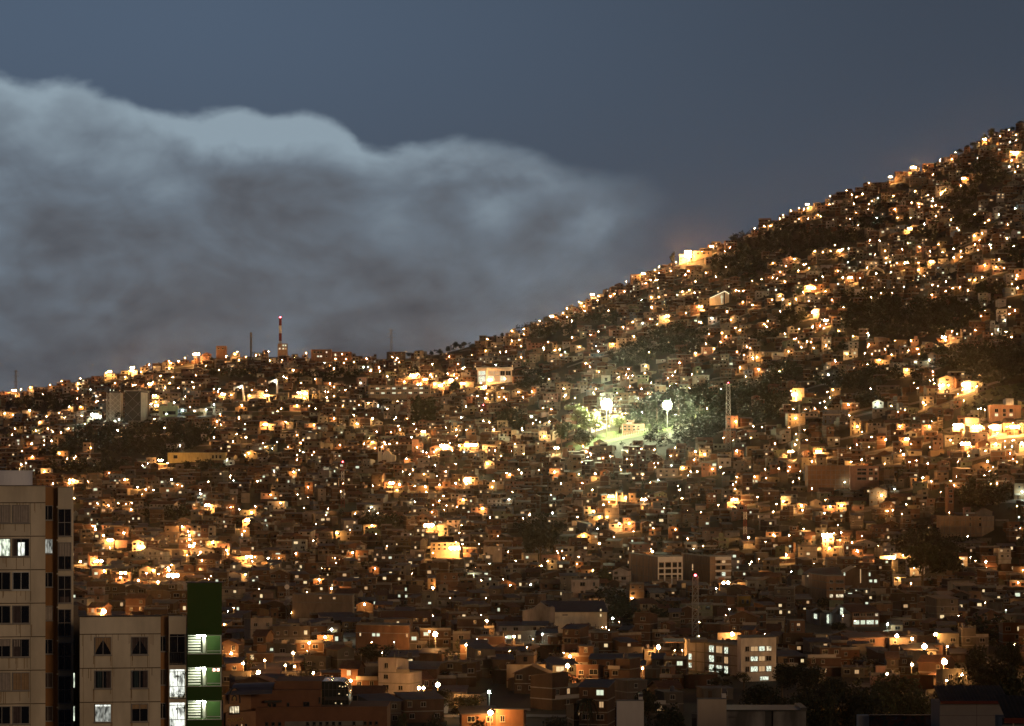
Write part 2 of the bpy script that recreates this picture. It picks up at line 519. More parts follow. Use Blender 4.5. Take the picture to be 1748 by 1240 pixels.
# upper edge of the bank
fc = WN.new('ShaderNodeFloatCurve')
WL.new(mth('DIVIDE', mth('ADD', SX, .4), 1.8), fc.inputs[1])
cv = fc.mapping.curves[0]
EDGE = [(-.4, .07), (-.1, .115), (0, .130), (.055, .146), (.11, .140), (.2, .162), (.28, .186), (.34, .188), (.395, .182), (.45, .191), (.495, .187), (.55, .199),
        (.6, .222), (.63, .244), (.69, .241), (.74, .244), (.80, .234), (.85, .246), (.91, .256), (.96, .276), (1.02, .288), (1.08, .293), (1.12, .305), (1.2, .37), (1.4, .42)]
pts = [((x + .4) / 1.8, y * 2) for x, y in EDGE]
cv.points[0].location = pts[0]
cv.points[1].location = pts[-1]
for p in pts[1:-1]:
    cv.points.new(*p)
fc.mapping.update()
edge = mth('MULTIPLY', fc.outputs[0], .5)
d0 = mth('SUBTRACT', SY, edge)
d = mth('ADD', d0, mth('ADD', mth('MULTIPLY', w2, .048), mth('MULTIPLY', w3, .024)))
soft = mth('MULTIPLY_ADD', smooth(SX, .6, 1.1), .035, .020)
mk = node('ShaderNodeMapRange', d, -.006, soft, 0.0, 1.0)
mk.interpolation_type = 'SMOOTHSTEP'
# the bank thins out to the right
lowfade = mth('ADD', SX, mth('ADD', mth('MULTIPLY', w1, .22), mth('MULTIPLY', w2, .12)))
endx = mth('SUBTRACT', 1.0, smooth(lowfade, 1.00, 1.19))
mask = mth('MULTIPLY', mk.outputs[0], endx)

# clear sky: blue-grey, paler low down
gy = smooth(SY, 0.0, .62)
gx = smooth(SX, .2, 1.75)
skyA = node('ShaderNodeMix', gx, data_type='RGBA')
skyA.inputs[6].default_value = (.078, .113, .168, 1)
skyA.inputs[7].default_value = (.047, .062, .088, 1)
skyB = node('ShaderNodeMix', gx, data_type='RGBA')
skyB.inputs[6].default_value = (.058, .071, .094, 1)
skyB.inputs[7].default_value = (.066, .077, .098, 1)
sky = node('ShaderNodeMix', gy, data_type='RGBA')
WL.new(skyA.outputs[2], sky.inputs[6])
WL.new(skyB.outputs[2], sky.inputs[7])

# brightness inside the bank
rim = mth('MULTIPLY', mth('EXPONENT', mth('MULTIPLY', mth('MAXIMUM', d, 0.0), -16.0)), mth('SUBTRACT', .62, mth('MULTIPLY', SX, .32)))
S = mth('ADD', .51, rim)
for b in [(.46, .235, .14, .045, .42), (.565, .215, .07, .035, .18), (.36, .215, .10, .035, .18), (.08, .160, .13, .028, .10), (.24, .300, .07, .05, .14), (.20, .225, .10, .03, -.10),
          (.66, .375, .09, .038, .17), (.83, .355, .05, .045, .15), (.80, .265, .10, .030, .10), (.68, .262, .06, .025, .12), (.98, .30, .10, .025, .10), (1.0, .385, .05, .035, .10),
          (.12, .385, .10, .050, -.15), (.30, .265, .07, .04, -.14), (.43, .315, .10, .045, -.13), (.05, .30, .10, .06, .08), (.94, .365, .05, .030, -.12), (1.05, .345, .06, .022, -.12), (.76, .335, .05, .03, -.10), (.88, .318, .10, .012, -.12), (.60, .305, .05, .025, -.05), (.03, .50, .14, .03, -.10), (.55, .42, .14, .03, .05), (.25, .45, .15, .03, .03)]:
    S = mth('ADD', S, blob(*b))
S = mth('ADD', S, mth('MULTIPLY', fbm(4.2, 6, .9, (1, 4, 0), .62), .42))
S = mth('ADD', S, mth('MULTIPLY', fbm(1.9, 4, .6, (5, 2, 0)), .30))
for sc_, off_, am in ((2.6, (4, 8, 0), .70), (5.6, (6, 3, 0), .42), (11, (1, 7, 0), .22)):
    bl = mth('ABSOLUTE', fbm(sc_, 2, .5, off_, .5))
    S = mth('ADD', S, mth('MULTIPLY', mth('SUBTRACT', bl, .085), am))
# relief: lobes catch the afterglow on their upper sides
for sc_, am, dy in ((2.2, .70, .08), (4.6, .32, .04), (9.5, .16, .02)):
    S = mth('ADD', S, mth('MULTIPLY', mth('SUBTRACT', fbm(sc_, 3, .35, (2, 6, 0), .5), fbm(sc_, 3, .35, (2 + dy * .35, 6 - dy, 0), .5)), am))
S = mth('ADD', S, mth('MULTIPLY', w3, .06))
S = mth('SUBTRACT', S, mth('MULTIPLY', smooth(SY, .33, .62), .13))
ramp = WN.new('ShaderNodeValToRGB')
WL.new(S, ramp.inputs[0])
cr = ramp.color_ramp
cr.elements[0].position = 0.0
cr.elements[0].color = (.036, .038, .050, 1)
cr.elements[1].position = 1.0
cr.elements[1].color = (.27, .345, .405, 1)
for p, c in ((.18, (.064, .068, .081)), (.36, (.100, .111, .130)), (.58, (.138, .170, .208))):
    e = cr.elements.new(p)
    e.color = (*c, 1)
# town glow warms the underside
warm = node('ShaderNodeMix', mth('MULTIPLY', smooth(SY, .32, .60), mth('SUBTRACT', 1.0, mth('MULTIPLY', smooth(SX, .35, .0), .75))), data_type='RGBA', blend_type='MULTIPLY')
WL.new(ramp.outputs[0], warm.inputs[6])
warm.inputs[7].default_value = (1.03, .98, .94, 1)
cl = node('ShaderNodeMix', mask, data_type='RGBA')
WL.new(sky.outputs[2], cl.inputs[6])
WL.new(warm.outputs[2], cl.inputs[7])
# wisps at right, dark under the horizon
wis = node('ShaderNodeMix', mth('MULTIPLY', mth('ADD', mth('MULTIPLY', smooth(fbm(3.0, 5, .5, (2, 9, 0)), .05, .3), smooth(SX, .95, 1.2)), 0.0), mth('MULTIPLY', smooth(SY, .25, .42), .35)), data_type='RGBA')
WL.new(cl.outputs[2], wis.inputs[6])
wis.inputs[7].default_value = (.125, .138, .162, 1)
low = node('ShaderNodeMix', smooth(sep.outputs[2], -.02, -.12), data_type='RGBA')
WL.new(wis.outputs[2], low.inputs[6])
low.inputs[7].default_value = (.012, .009, .006, 1)
# dusk sky overhead and behind, out of view, darkened to cut the ambient light
elev = smooth(sep.outputs[2], .14, .55)
back = smooth(sep.outputs[1], .55, -.3)
dk = node('ShaderNodeMix', mth('MAXIMUM', elev, back), data_type='RGBA')
WL.new(low.outputs[2], dk.inputs[6])
dk.inputs[7].default_value = (.010, .014, .024, 1)
bg = WN.new('ShaderNodeBackground')
WL.new(dk.outputs[2], bg.inputs[0])
bg.inputs[1].default_value = SKY_GAIN
wo = WN.new('ShaderNodeOutputWorld')
WL.new(bg.outputs[0], wo.inputs[0])
world.cycles.sampling_method = 'MANUAL'
world.cycles.sample_map_resolution = 256

# one low, dim, warm sun: the last light and the city's own glow from behind the camera, to the right
sun = bpy.data.lights.new('sun', 'SUN')
sun.energy = SUN_E
sun.angle = math.radians(9)
sun.color = (1, .68, .43)
so = bpy.data.objects.new('sun', sun)
COL.objects.link(so)
pos = Vector((.62, -1, .20))
so.rotation_euler = (-pos).to_track_quat('-Z', 'Y').to_euler()
so.location = (200, -300, 300)

# ------------------------------------------------------------------ land
M['land'] = mat('land', (.045, .038, .024), var=.5, scale=.03, second=(.03, .036, .016), rough=.95)
M['street'] = mat('street_concrete', (.16, .145, .125), var=.3, scale=.25)
pxs = [-700 + 25 * i for i in range(127)]
Ds = [60 + 40 * i for i in range(15)] + [660 + 18 * i for i in range(147)] + [3310 + 60 * i for i in range(14)]
b = MB()
for D in Ds:
    for p in pxs:
        b.v.append((wx(p, D), D, ground(p, D)))
n = len(pxs)
for j in range(len(Ds) - 1):
    for i in range(n - 1):
        b.face([j * n + i, j * n + i + 1, (j + 1) * n + i + 1, (j + 1) * n + i])
tag(b.build('terrain', M['land'], smooth=True), kind='structure')
b = MB()
b.quad((-1950, -150, -1.0), (1950, -150, -1.0), (1950, 4250, -1.0), (-1950, 4250, -1.0))
tag(b.build('ground', M['land']), kind='structure')
if HAZE > 0:
    b = MB()
    b.box(-2050, 2050, -260, 4350, -2.0, 470)
    hm = bpy.data.materials.new('haze')
    t = nt(hm)
    o_ = t.nodes.new('ShaderNodeOutputMaterial')
    pv = t.nodes.new('ShaderNodeVolumePrincipled')
    pv.inputs['Color'].default_value = (.92, .92, .92, 1)
    pv.inputs['Density'].default_value = HAZE
    pv.inputs['Anisotropy'].default_value = HAZE_G
    t.links.new(pv.outputs[0], o_.inputs['Volume'])
    hm.cycles.homogeneous_volume = True
    tag(b.build('haze', hm), kind='stuff')
# ------------------------------------------------------------------ buildings with measured faces
class Face:
    """a wall line in plan: chain of (column, depth); windows are measured on it in photograph rows"""
    def __init__(self, chain, origin, dref=None):
        self.c, self.o = chain, origin
        self.dref = dref or min(d for _, d in chain)

    def d(self, px):
        c = self.c
        for (a, da), (b, db) in zip(c, c[1:]):
            if px <= b or (b, db) == c[-1]:
                t = (px - a) / (b - a)
                return 1 / lerp(1 / da, 1 / db, t)

    def p(self, px, py, off=0.0):
        D = self.d(px)
        return Vector((wx(px, D), D - off, wz(py, self.dref)))

    def panel(self, mb, x0, x1, y0, y1, off0, off1, m=0):
        """a thin plate on the wall from off0 to off1 in front of it"""
        A = [self.p(x0, y1, off1), self.p(x1, y1, off1), self.p(x1, y0, off1), self.p(x0, y0, off1)]
        B = [self.p(x0, y1, off0), self.p(x1, y1, off0), self.p(x1, y0, off0), self.p(x0, y0, off0)]
        ia, ib = [mb.pt(q) for q in A], [mb.pt(q) for q in B]
        mb.face(ia, m)
        for k in range(4):
            j = (k + 1) % 4
            mb.face([ib[k], ib[j], ia[j], ia[k]], m)

    def window(self, parent, x0, x1, y0, y1, style='d', mull=1, frame='frame', transom=None, name='window', fw=.07, depth=.10):
        px = self.dref / F
        f = fw / px
        mb = MB(self.o)
        for a in ((x0, x1, y0, y0 + f), (x0, x1, y1 - f, y1), (x0, x0 + f, y0 + f, y1 - f), (x1 - f, x1, y0 + f, y1 - f)):
            self.panel(mb, *a, -.02, depth)
        for k in range(mull):
            xm = lerp(x0, x1, (k + 1) / (mull + 1))
            self.panel(mb, xm - f * .4, xm + f * .4, y0 + f, y1 - f, -.02, depth - .01)
        if transom:
            self.panel(mb, x0 + f, x1 - f, transom - f * .5, transom + f * .5, -.02, depth - .02)
        self.panel(mb, x0 - f, x1 + f, y1, y1 + f, -.02, depth + .08)
        w = mb.build(name, M[frame], parent)
        mb = MB(self.o)
        self.panel(mb, x0 + f * .5, x1 - f * .5, y0 + f * .5, y1 - f * .5, -.02, .03)
        mb.build('pane', M[STYLE.get(style, style)], w)
        return w

    def curtain(self, win, x0, x1, y0, y1, m, tied=False, n=7):
        """gathered cloth behind the frame: pleats run down, tied ones pull to the side"""
        mb = MB(self.o)
        prev = None
        for i in range(n + 1):
            t = i / n
            px = lerp(x0, x1, t)
            off = .045 + (.035 if i % 2 else 0)
            if tied:
                b_ = lerp(y1, lerp(y0, y1, .9), t) if tied == 'l' else lerp(y1, lerp(y0, y1, .9), 1 - t)
                tt = t if tied == 'l' else 1 - t
                bot = lerp(y1, y0 + 4, tt ** .8)
            else:
                bot = y1
            cur = (self.p(px, y0, off), self.p(px, bot, off))
            if prev:
                mb.quad(prev[1], cur[1], cur[0], prev[0])
            prev = cur
        mb.build('curtain', m, win)


def block(name, label, cat, chain, ytop, depth, wall, tint=None, ybot=None, roof_m='slab', parapet=.5, bands=(), group=None, gap=0.0):
    """a building: prism over its face chain plus the same chain pushed back by depth; returns (empty, Face)"""
    dref = min(d for _, d in chain)
    x_mid = wx((chain[0][0] + chain[-1][0]) / 2, dref)
    g = min(gz(wx(p, d), d) for p, d in chain)
    org = Vector((x_mid, dref, g))
    e = thing(name, org, label, cat, group)
    fc_ = Face(chain, org, dref)
    z1 = wz(ytop, dref)
    z0 = g - 6 if ybot is None else wz(ybot, dref)
    pts = [(wx(p, d), d) for p, d in chain] + [(wx(p, d) , d + depth) for p, d in chain[::-1]]
    mb = MB(org)
    mb.tint = tint
    mb.prism(pts, z0, z1, 0)
    if parapet:
        mb.tint = None
        for (a, b_) in zip(pts, pts[1:] + pts[:1]):
            a, b_ = Vector((*a, 0)), Vector((*b_, 0))
            t_ = (b_ - a).normalized()
            nrm = Vector((t_.y, -t_.x, 0))
            q = [a + nrm * .08 - t_ * .08, b_ + nrm * .08 + t_ * .08, b_ - nrm * .15 + t_ * .08, a - nrm * .15 - t_ * .08]
            mb.prism([(v.x, v.y) for v in q], z1 + .003, z1 + .15, 1)
    for yb in bands:
        for (a, b_) in zip(chain, chain[1:]):
            fc_.panel(mb, a[0], b_[0], yb - .12 * F / dref, yb + .12 * F / dref, -.02, .06, 1)
    mb.build('wall', [M[wall], M['concrete']], e)
    mb = MB(org)
    mb.prism([(lerp(p[0], sum(q[0] for q in pts) / len(pts), .03), lerp(p[1], sum(q[1] for q in pts) / len(pts), .03)) for p in pts], z1 + .006, z1 + .06, 0)
    mb.build('roof', M[roof_m], e)
    return e, fc_


KEEP = []      # (x0, x1, row that must stay visible, depth): nothing nearer may cover it
FOOT = []      # (x0, x1, depth0, depth1): occupied ground
LMK = []       # (phrase, x, y) for describing where other things stand


def reserve(x0, x1, ytop, yvis, d0, d1, phrase=None, clear=True):
    if clear:
        KEEP.append((x0, x1, yvis, d0))
    FOOT.append((x0, x1, d0, d1))
    if phrase:
        LMK.append((phrase, (x0 + x1) / 2, (ytop + yvis) / 2))


# ---- near apartment blocks at the left
M['cream'] = mat('cream_plaster', (.80, .70, .52), var=.26, scale=.5, stretch=(1, 1, .35), second=(.60, .51, .36), bump=.15)
M['orange'] = mat('orange_plaster', (.36, .185, .075), var=.25, scale=.6, stretch=(1, 1, .35), bump=.15)
M['green'] = mat('green_plaster', (.034, .085, .014), var=.14, scale=.5, stretch=(1, 1, .35), bump=.1)
M['stain'] = mat('stained_joint', (.14, .105, .07), var=.5, scale=1.5)
M['tank'] = mat('grey_tank', (.82, .82, .84), var=.15, scale=.8, stretch=(1, 1, .2))
M['curtain_pale'] = mat('pale_curtain', (.42, .36, .30), var=.2, scale=3)
M['curtain_tan'] = mat('tan_curtain', (.40, .27, .15), var=.2, scale=3)
M['curtain_dark'] = mat('dark_curtain', (.10, .075, .07), var=.3, scale=3)
M['curtain_teal'] = mat('teal_curtain', (.035, .06, .065), var=.3, scale=3)
M['curtain_lit'] = glow_room('backlit_curtain', (.95, .97, .86), .42, 2.2)
M['tube'] = glow('fluorescent_tube', (.95, 1, .76), 85)
M['lit_white'] = glow_room('white_lit_room', (.97, 1, .88), 1.6, 1.6)


def joints(fc_, mb, x0, x1, rows, m, th=.07):
    t = th * F / fc_.dref / 2
    for y in rows:
        fc_.panel(mb, x0, x1, y - t, y + t, -.02, .012, m)


def drips(fc_, mb, xs, y0, m):
    """rain streaks under sills: thin weathered strips of render"""
    for x in xs:
        fc_.panel(mb, x - rnd.uniform(.3, .7), x + rnd.uniform(.3, .7), y0, y0 + rnd.uniform(8, 22), -.02, .006, m)


M['streak'] = mat('streaked_plaster', (.40, .28, .16), var=.5, scale=1.2, stretch=(1, 1, .2))

# block one (cut by the left edge of the picture)
D1 = 226.0
org = Vector((wx(40, D1), D1, 0))
e1 = thing('apartment_block', org, 'tall cream apartment block with orange recess and round roof tank, cut by the left edge', 'apartment block')
mainf = Face([(-62, D1), (77, D1)], org)
recf = Face([(74, D1 + 1.6), (101, D1 + 1.6)], org)
stripf = Face([(98.5, D1 + .7), (127, D1 + .7)], org)
wingf = Face([(124, D1 + 3.0), (141, D1 + 3.0)], org)
mb = MB(org)
mb.box(wx(-62, D1), wx(77, D1), D1, D1 + 13, -3, wz(830, D1), 0)
mb.box(wx(-62, D1) - .1, wx(77, D1) + .1, D1 - .1, D1 + .25, wz(830, D1) + .003, wz(828.5, D1), 2)
joints(mainf, mb, -62, 77, [858.5 + 57.2 * k for k in range(8)], 1)
drips(mainf, mb, [rnd.uniform(-10, 76) for _ in range(16)], 859, 3)
for k in range(7):
    drips(mainf, mb, [rnd.uniform(-10, 55) for _ in range(7)], 895 + 57.2 * k, 3)
    fx = mainf
    fx.panel(mb, 51.6, 52.2, 858.5 + 57.2 * k, 914 + 57.2 * k, -.02, .008, 1)
mb.box(wx(98.5, D1), wx(127, D1 + .7), D1 + .7, D1 + 12, -3, wz(832.5, D1), 0)
mb.box(wx(98, D1), wx(127.5, D1 + .7), D1 + .62, D1 + .9, wz(832.5, D1) + .003, wz(831, D1), 2)
for k in range(8):
    stripf.panel(mb, 98.6, 127, 866.5 + 57.2 * k - 2, 866.5 + 57.2 * k + .4, -.02, .05, 0)
mb.build('wall', [M['cream'], M['stain'], M['concrete'], M['streak']], e1)
mb = MB(org)
mb.box(wx(77, D1) - .02, wx(99, D1), D1 + 1.6, D1 + 11, -3, wz(832, D1), 0)
mb.build('orange_recess', [M['orange']], e1)
mb = MB(org)
M['dark_plaster'] = mat('brown_grey_plaster', (.16, .13, .10), var=.3, scale=.5)  # plain darker plaster for the side wing and a roof room
mb.box(wx(124, D1), wx(150, D1), D1 + 3.0, D1 + 11.5, -3, wz(1055, D1), 0)
mb.box(wx(124, D1), wx(134, D1), D1 + 2.9, D1 + 9, wz(1055, D1) + .002, wz(1037, D1), 0)
mb.build('side_wing', [M['dark_plaster']], e1)
for k in range(8):
    y = 862 + 57.2 * k
    h = 31
    sty = ['d', 'C', 'd', 'd', 'd', 'd', 'd', 'd'][k]
    a = mainf.window(e1, -46, -14, y, y + h, 'd', 1)
    a = mainf.window(e1, -11, 18.5, y, y + h, 'room_cool' if k == 1 else 'd', 1, fw=.06)
    c = mainf.window(e1, 21.5, 50.5, y, y + h, 'd', 1, frame='frame_white' if k == 2 else 'frame', fw=.06)
    if k == 0:
        for w_, x0_, x1_ in ((a, -10, 17.5), (c, 22.5, 49.5)):
            mainf.curtain(w_, x0_, x1_, y + 1.5, y + h - 1.5, M['curtain_pale'], n=14)
    if k == 1:
        mb = MB(org)
        mainf.panel(mb, 31, 42, y + 7, y + h - 1.5, -.01, .04)
        mb.build('lit_doorway', M['lit_white'], c)
        mainf.curtain(c, 22, 29, y + 1.5, y + h - 1.5, M['curtain_dark'], n=4)
    if k in (3, 4):
        mainf.curtain(c, 22.5, 34, y + 1.5, y + h - 1.5, M['curtain_dark'], n=6)
        if k == 4:
            mainf.curtain(a, -2, 17, y + 1.5, y + 12, M['curtain_pale'], n=6)
            mainf.curtain(c, 23, 34, y + 1.5, y + 13, M['curtain_pale'], n=6)
    if k == 5:
        mainf.curtain(a, -10, 17.5, y + 1.5, y + h - 1.5, M['curtain_pale'], n=12)
        mainf.curtain(c, 22.5, 49.5, y + 1.5, y + h - 1.5, M['curtain_tan'], n=12)
    if k == 6:
        mainf.curtain(c, 22.5, 35, y + 1.5, y + h - 1.5, M['curtain_dark'], n=6)
    r = recf.window(e1, 78.5, 95.5, y + 1, y + 26.5, 'curtain_lit' if k == 1 else 'd', 1, fw=.05)
    if k in (3, 5, 6):
        recf.curtain(r, 80, 94, y + 2.5, y + 25, M['curtain_dark' if k != 3 else 'curtain_pale'], n=8)
    s = stripf.window(e1, 100.5, 123.5, y + 7, y + 54, 'd', 1, transom=y + 30.5, fw=.05)
    if k == 1:
        stripf.curtain(s, 102, 122, y + 8.5, y + 30, M['curtain_pale'], n=9)
    if k == 2:
        stripf.curtain(s, 104, 120, y + 43, y + 53, M['curtain_dark'], n=4)
for y, h, st in ((1092, 26, 'd'), (1149, 27, 'C'), (1206, 27, 'C')):
    wingf.window(e1, 127.5, 138.5, y, y + h, st, 1, fw=.05)
    mb = MB(org)
    for q in range(6):
        wingf.panel(mb, 127.5, 138.5, y + h + 5 + 4 * q, y + h + 5.6 + 4 * q, .02, .06)
    mb.build('balcony_rail', M['metal'], e1)
e1.rotation_euler.z = math.atan2(CX - 40, F)
# round tank on its roof
tk = thing('roof_tank', (wx(10, D1 + 4), D1 + 5, wz(830, D1)), 'pale round concrete water tank on the roof of the left apartment block', 'water tank')
mb = MB()
mb.cyl((0, 0), 1.92, 0, 1.12, 0, 40)
mb.cyl((0, 0), 2.0, 1.123, 1.21, 0, 40)
mb.build('tank_wall', M['tank'], tk)
mb = MB()
mb.cyl((.6, -.2), .32, 1.213, 1.31, 0, 14)
mb.build('hatch', M['dark_metal'], tk)
mb = MB()
mb.cyl((1.2, -1.2), .05, 1.213, 1.5, 0, 8)
mb.build('vent_pipe', M['metal'], tk)

# block two with the green stair tower
D2 = 223.4
org = Vector((wx(230, D2), D2, 0))
e2 = thing('apartment_block', org, 'lower cream apartment block with green stair tower and lit balconies', 'apartment block')
mf = Face([(139, D2), (273, D2)], org)
rf = Face([(271, D2 + 1.3), (290, D2 + 1.3)], org)
bf = Face([(287, D2 + .5), (319, D2 + .5)], org)
tf = Face([(318, D2 + .3), (376, D2 + .3)], org)
mb = MB(org)
mb.box(wx(139, D2), wx(273, D2), D2, D2 + 12, -3, wz(1053, D2) - 1.7, 0)
mb.box(wx(139, D2), wx(273, D2), D2, D2 + .2, wz(1053, D2) - 1.7 + .002, wz(1053, D2), 0)
mb.box(wx(139, D2) - .08, wx(273, D2) + .08, D2 - .1, D2 + .3, wz(1053, D2) + .003, wz(1050.8, D2), 2)
joints(mf, mb, 139, 273, [1082.5, 1140.5, 1198.5], 1)
for x in (145, 193, 223.5, 254):
    mf.panel(mb, x - .25, x + .25, 1082.5, 1240, -.02, .008, 3)
for k in range(3):
    drips(mf, mb, [rnd.choice((163, 191, 225, 252)) + rnd.uniform(-1.5, 1.5) for _ in range(7)], 1119 + 57.5 * k, 3)
drips(mf, mb, [rnd.uniform(141, 270) for _ in range(12)], 1082, 3)
drips(mf, mb, [rnd.uniform(141, 270) for _ in range(12)], 1140, 3)
mb.build('wall', [M['cream'], M['stain'], M['dark_metal'], M['streak']], e2)
mb = MB(org)
mb.box(wx(273, D2) - .02, wx(288, D2), D2 + 1.3, D2 + 2, -3, wz(1053.5, D2), 0)
mb.build('orange_recess', [M['orange']], e2)
cur = {0: ('curtain_tan', 'curtain_dark'), 1: ('curtain_teal', 'curtain_teal'), 2: ('curtain_lit', 'curtain_dark')}
for k in range(4):
    y = 1087 + 57.2 * k
    for i, (x0, x1) in enumerate(((163.5, 191.5), (224.5, 252.5))):
        st = 'lit_white' if (k == 2 and i == 0) else 'd'
        w = mf.window(e2, x0, x1, y, y + 31, st, 1, fw=.06)
        if k == 0:
            mf.curtain(w, x0 + 1, (x0 + x1) / 2 - .5, y + 1.5, y + 29, M[cur[0][i]], 'l', 6)
            mf.curtain(w, (x0 + x1) / 2 + .5, x1 - 1, y + 1.5, y + 29, M[cur[0][i]], 'r', 6)
        elif k == 1:
            mf.curtain(w, x0 + 4, x0 + 12, y + 1.5, y + 29.5, M['curtain_teal'], n=5)
            mf.curtain(w, x1 - 9, x1 - 1, y + 1.5, y + 29.5, M['curtain_dark'], n=5)
        elif k == 2 and i == 0:
            mf.curtain(w, x0 + 1.2, x1 - 1.2, y + 4, y + 29.5, M['curtain_lit'], n=16)
        elif k == 2:
            mf.curtain(w, x0 + 1, x1 - 1, y + 1.2, y + 9, M['curtain_tan'], n=5)
    w = rf.window(e2, 273.8, 286.0, y - 1, y + 26, 'd', 1, fw=.05)
    if k == 1:
        rf.curtain(w, 275, 285.5, y + 1, y + 25, M['curtain_dark'], n=6)
# balcony bay: open loggias
mb = MB(org)
bx0, bx1 = 288.5, 318
yb = [1053.5, 1084, 1136, 1145.5, 1194, 1202, 1251]
mb.box(wx(288, D2 + .5), wx(318, D2 + .5), D2 + .5, D2 + 1.5, wz(1084, D2), wz(1053.5, D2), 0)
for a, c in ((1136, 1144.5), (1194, 1201.5)):
    mb.box(wx(288, D2 + .5), wx(318, D2 + .5), D2 + .5, D2 + 10, wz(c, D2), wz(a, D2), 0)
mb.box(wx(288, D2 + .5), wx(289.6, D2 + .5), D2 + .52, D2 + 9, wz(1251, D2), wz(1084, D2), 0)
mb.box(wx(316.4, D2 + .5), wx(318, D2 + .5), D2 + .52, D2 + 9, wz(1251, D2), wz(1084, D2), 0)
mb.box(wx(288, D2), wx(318, D2), D2 + .5, D2 + 10, -3, wz(1251, D2), 0)
mb.build('balcony_bay', [M['cream']], e2)
backf = Face([(287, D2 + 2.2), (319, D2 + 2.2)], org)
for i, (y0, y1, st) in enumerate(((1084, 1136, 'd'), (1144.5, 1194, 'lit_white'), (1201.5, 1251, 'lit_white'))):
    mb = MB(org)
    backf.panel(mb, 288, 319, y0 - 2, y1 + 2, -.2, 0)
    w = mb.build('balcony_room', M['glass' if st == 'd' else 'lit_white'], e2)
    mb = MB(org)
    fr = bf
    yr0 = y1 - 22
    fr.panel(mb, bx0 + 1, bx1 - 1.6, yr0, yr0 + 1, .0, .05)
    fr.panel(mb, bx0 + 1, bx1 - 1.6, y1 - 1, y1, .0, .05)
    for q in range(10):
        x = lerp(bx0 + 1.2, bx1 - 2, q / 9)
        fr.panel(mb, x - .2, x + .2, yr0 + 1, y1 - 1, .01, .04)
    mb.build('railing', M['dark_metal'], e2)
    mb = MB(org)
    for x in (bx0 + 14,):
        bf.panel(mb, x - .5, x + .5, y0 + 1, yr0, -.1, -.04)
    bf.panel(mb, bx0 + 1, bx1 - 1.6, y0 + 3, y0 + 4, -.1, -.04)
    mb.build('sliding_frame', M['metal'], e2)
    if i:
        for (px_, py_, r_) in ((bx0 + 14, y0 + 11, .13), (bx0 + 26, y0 + 8, .12), (bx0 + 17, y1 - 6, .2), (bx0 + 24, y1 - 5, .17), (bx0 + 5, y1 - 7, .13)):
            mb = MB(org)
            c = bf.p(px_, py_, -.5)
            for q in range(46):
                v = Vector((rnd.gauss(0, 1), rnd.gauss(0, 1), rnd.gauss(0, 1))).normalized() * r_ * rnd.uniform(.5, 1.7)
                u = Vector((rnd.gauss(0, 1), rnd.gauss(0, 1), rnd.gauss(0, 1))).normalized() * .07
                k_ = v.cross(u).normalized() * .05
                mb.poly([c + v - u, c + v + k_, c + v + u])
            mb.bar(c + Vector((0, 0, -.35)), c, .05)
            mb.build('potted_plant', M['leaf'], e2)
# green stair tower
mb = MB(org)
tx0, tx1 = wx(318.3, D2 + .3), wx(376, D2 + .3)
land_rows = [(1085.5, 1117.5), (1141, 1173), (1198, 1230)]
edges = [996.5] + [v for r in land_rows for v in r]
for a, c in ((996.5, 1085.5), (1117.5, 1141), (1173, 1198)):
    mb.box(tx0, tx1, D2 + .3, D2 + (1.2 if a < 1000 else 6), wz(c, D2), wz(a, D2), 0)
mb.box(tx0, tx1, D2 + .3, D2 + 6, -3, wz(1230, D2), 0)
for a, c in land_rows:
    mb.box(tx0, tx1, D2 + 2.0, D2 + 6, wz(c, D2), wz(a, D2), 0)
    mb.box(wx(349, D2), tx1 - .07, D2 + 1.9, D2 + 1.995, wz(c, D2), wz(a, D2), 2)
    mb.box(tx0, tx0 + .06, D2 + .32, D2 + 2, wz(c, D2), wz(a, D2), 0)
    mb.box(tx1 - .06, tx1, D2 + .32, D2 + 2, wz(c, D2), wz(a, D2), 0)
mb.box(tx0 - .1, tx1 + .1, D2 + .2, D2 + 1.25, wz(996.5, D2) + .003, wz(994.8, D2), 1)
M['green_lamplit'] = mat('lamplit_green', (.13, .24, .075), var=.2, scale=.6)  # tower green lightened to paint in the lamplight on its landings
mb.build('stair_tower', [M['green'], M['dark_metal'], M['green_lamplit']], e2)
for k, (a, c) in enumerate(land_rows):
    mb = MB(org)
    n_ = 7
    for q in range(n_):
        y = lerp(a + 1, c - 3, q / (n_ - 1))
        x0_, x1_ = wx(319.2, D2), wx(341, D2)
        z = wz(y + 1.2, D2)
        mb.slab([(x0_, D2 + 1.3, z - .02), (x1_, D2 + 1.3, z - .02), (x1_, D2 + 1.38, z + .085), (x0_, D2 + 1.38, z + .085)], .02)
    mb.build('louvre', M['frame_white'], e2)
    mb = MB(org)
    fp = Face([(318, D2 + .32), (377, D2 + .32)], org)
    fp.panel(mb, 319, 375.5, c - 1, c + .4, -.05, .06)
    fp.panel(mb, 349, 375.5, a - .2, a + .8, -.05, .05)
    fp.panel(mb, 373.6, 375.4, a, c, -.05, .06)
    fp.panel(mb, 340.8, 341.6, a, c, -.05, .05)
    fp.panel(mb, 350.4, 351.2, a, c, -.05, .04)
    fp.panel(mb, 351, 373.6, c - 5.5, c - 4.2, -.05, .02)
    mb.build('window_frame', M['frame_white'], e2)
    mb = MB(org)
    mb.box(wx(343.5, D2), wx(348.3, D2), D2 + .9, D2 + 1.1, wz(c - .5, D2), wz(a + 3, D2))
    mb.build('white_pillar', M['white_paint'], e2)
    mb = MB(org)
    mb.ball(fp.p(347, a + 2.2, -.25), .11)
    lampw = mb.build('landing_lamp', M['tube'], e2)
    mb = MB(org)
    mb.box(wx(333, D2), wx(347, D2), D2 + .7, D2 + .76, wz(a + 2.5, D2), wz(a + 1, D2))
    mb.build('tube_lamp', M['tube'], e2)
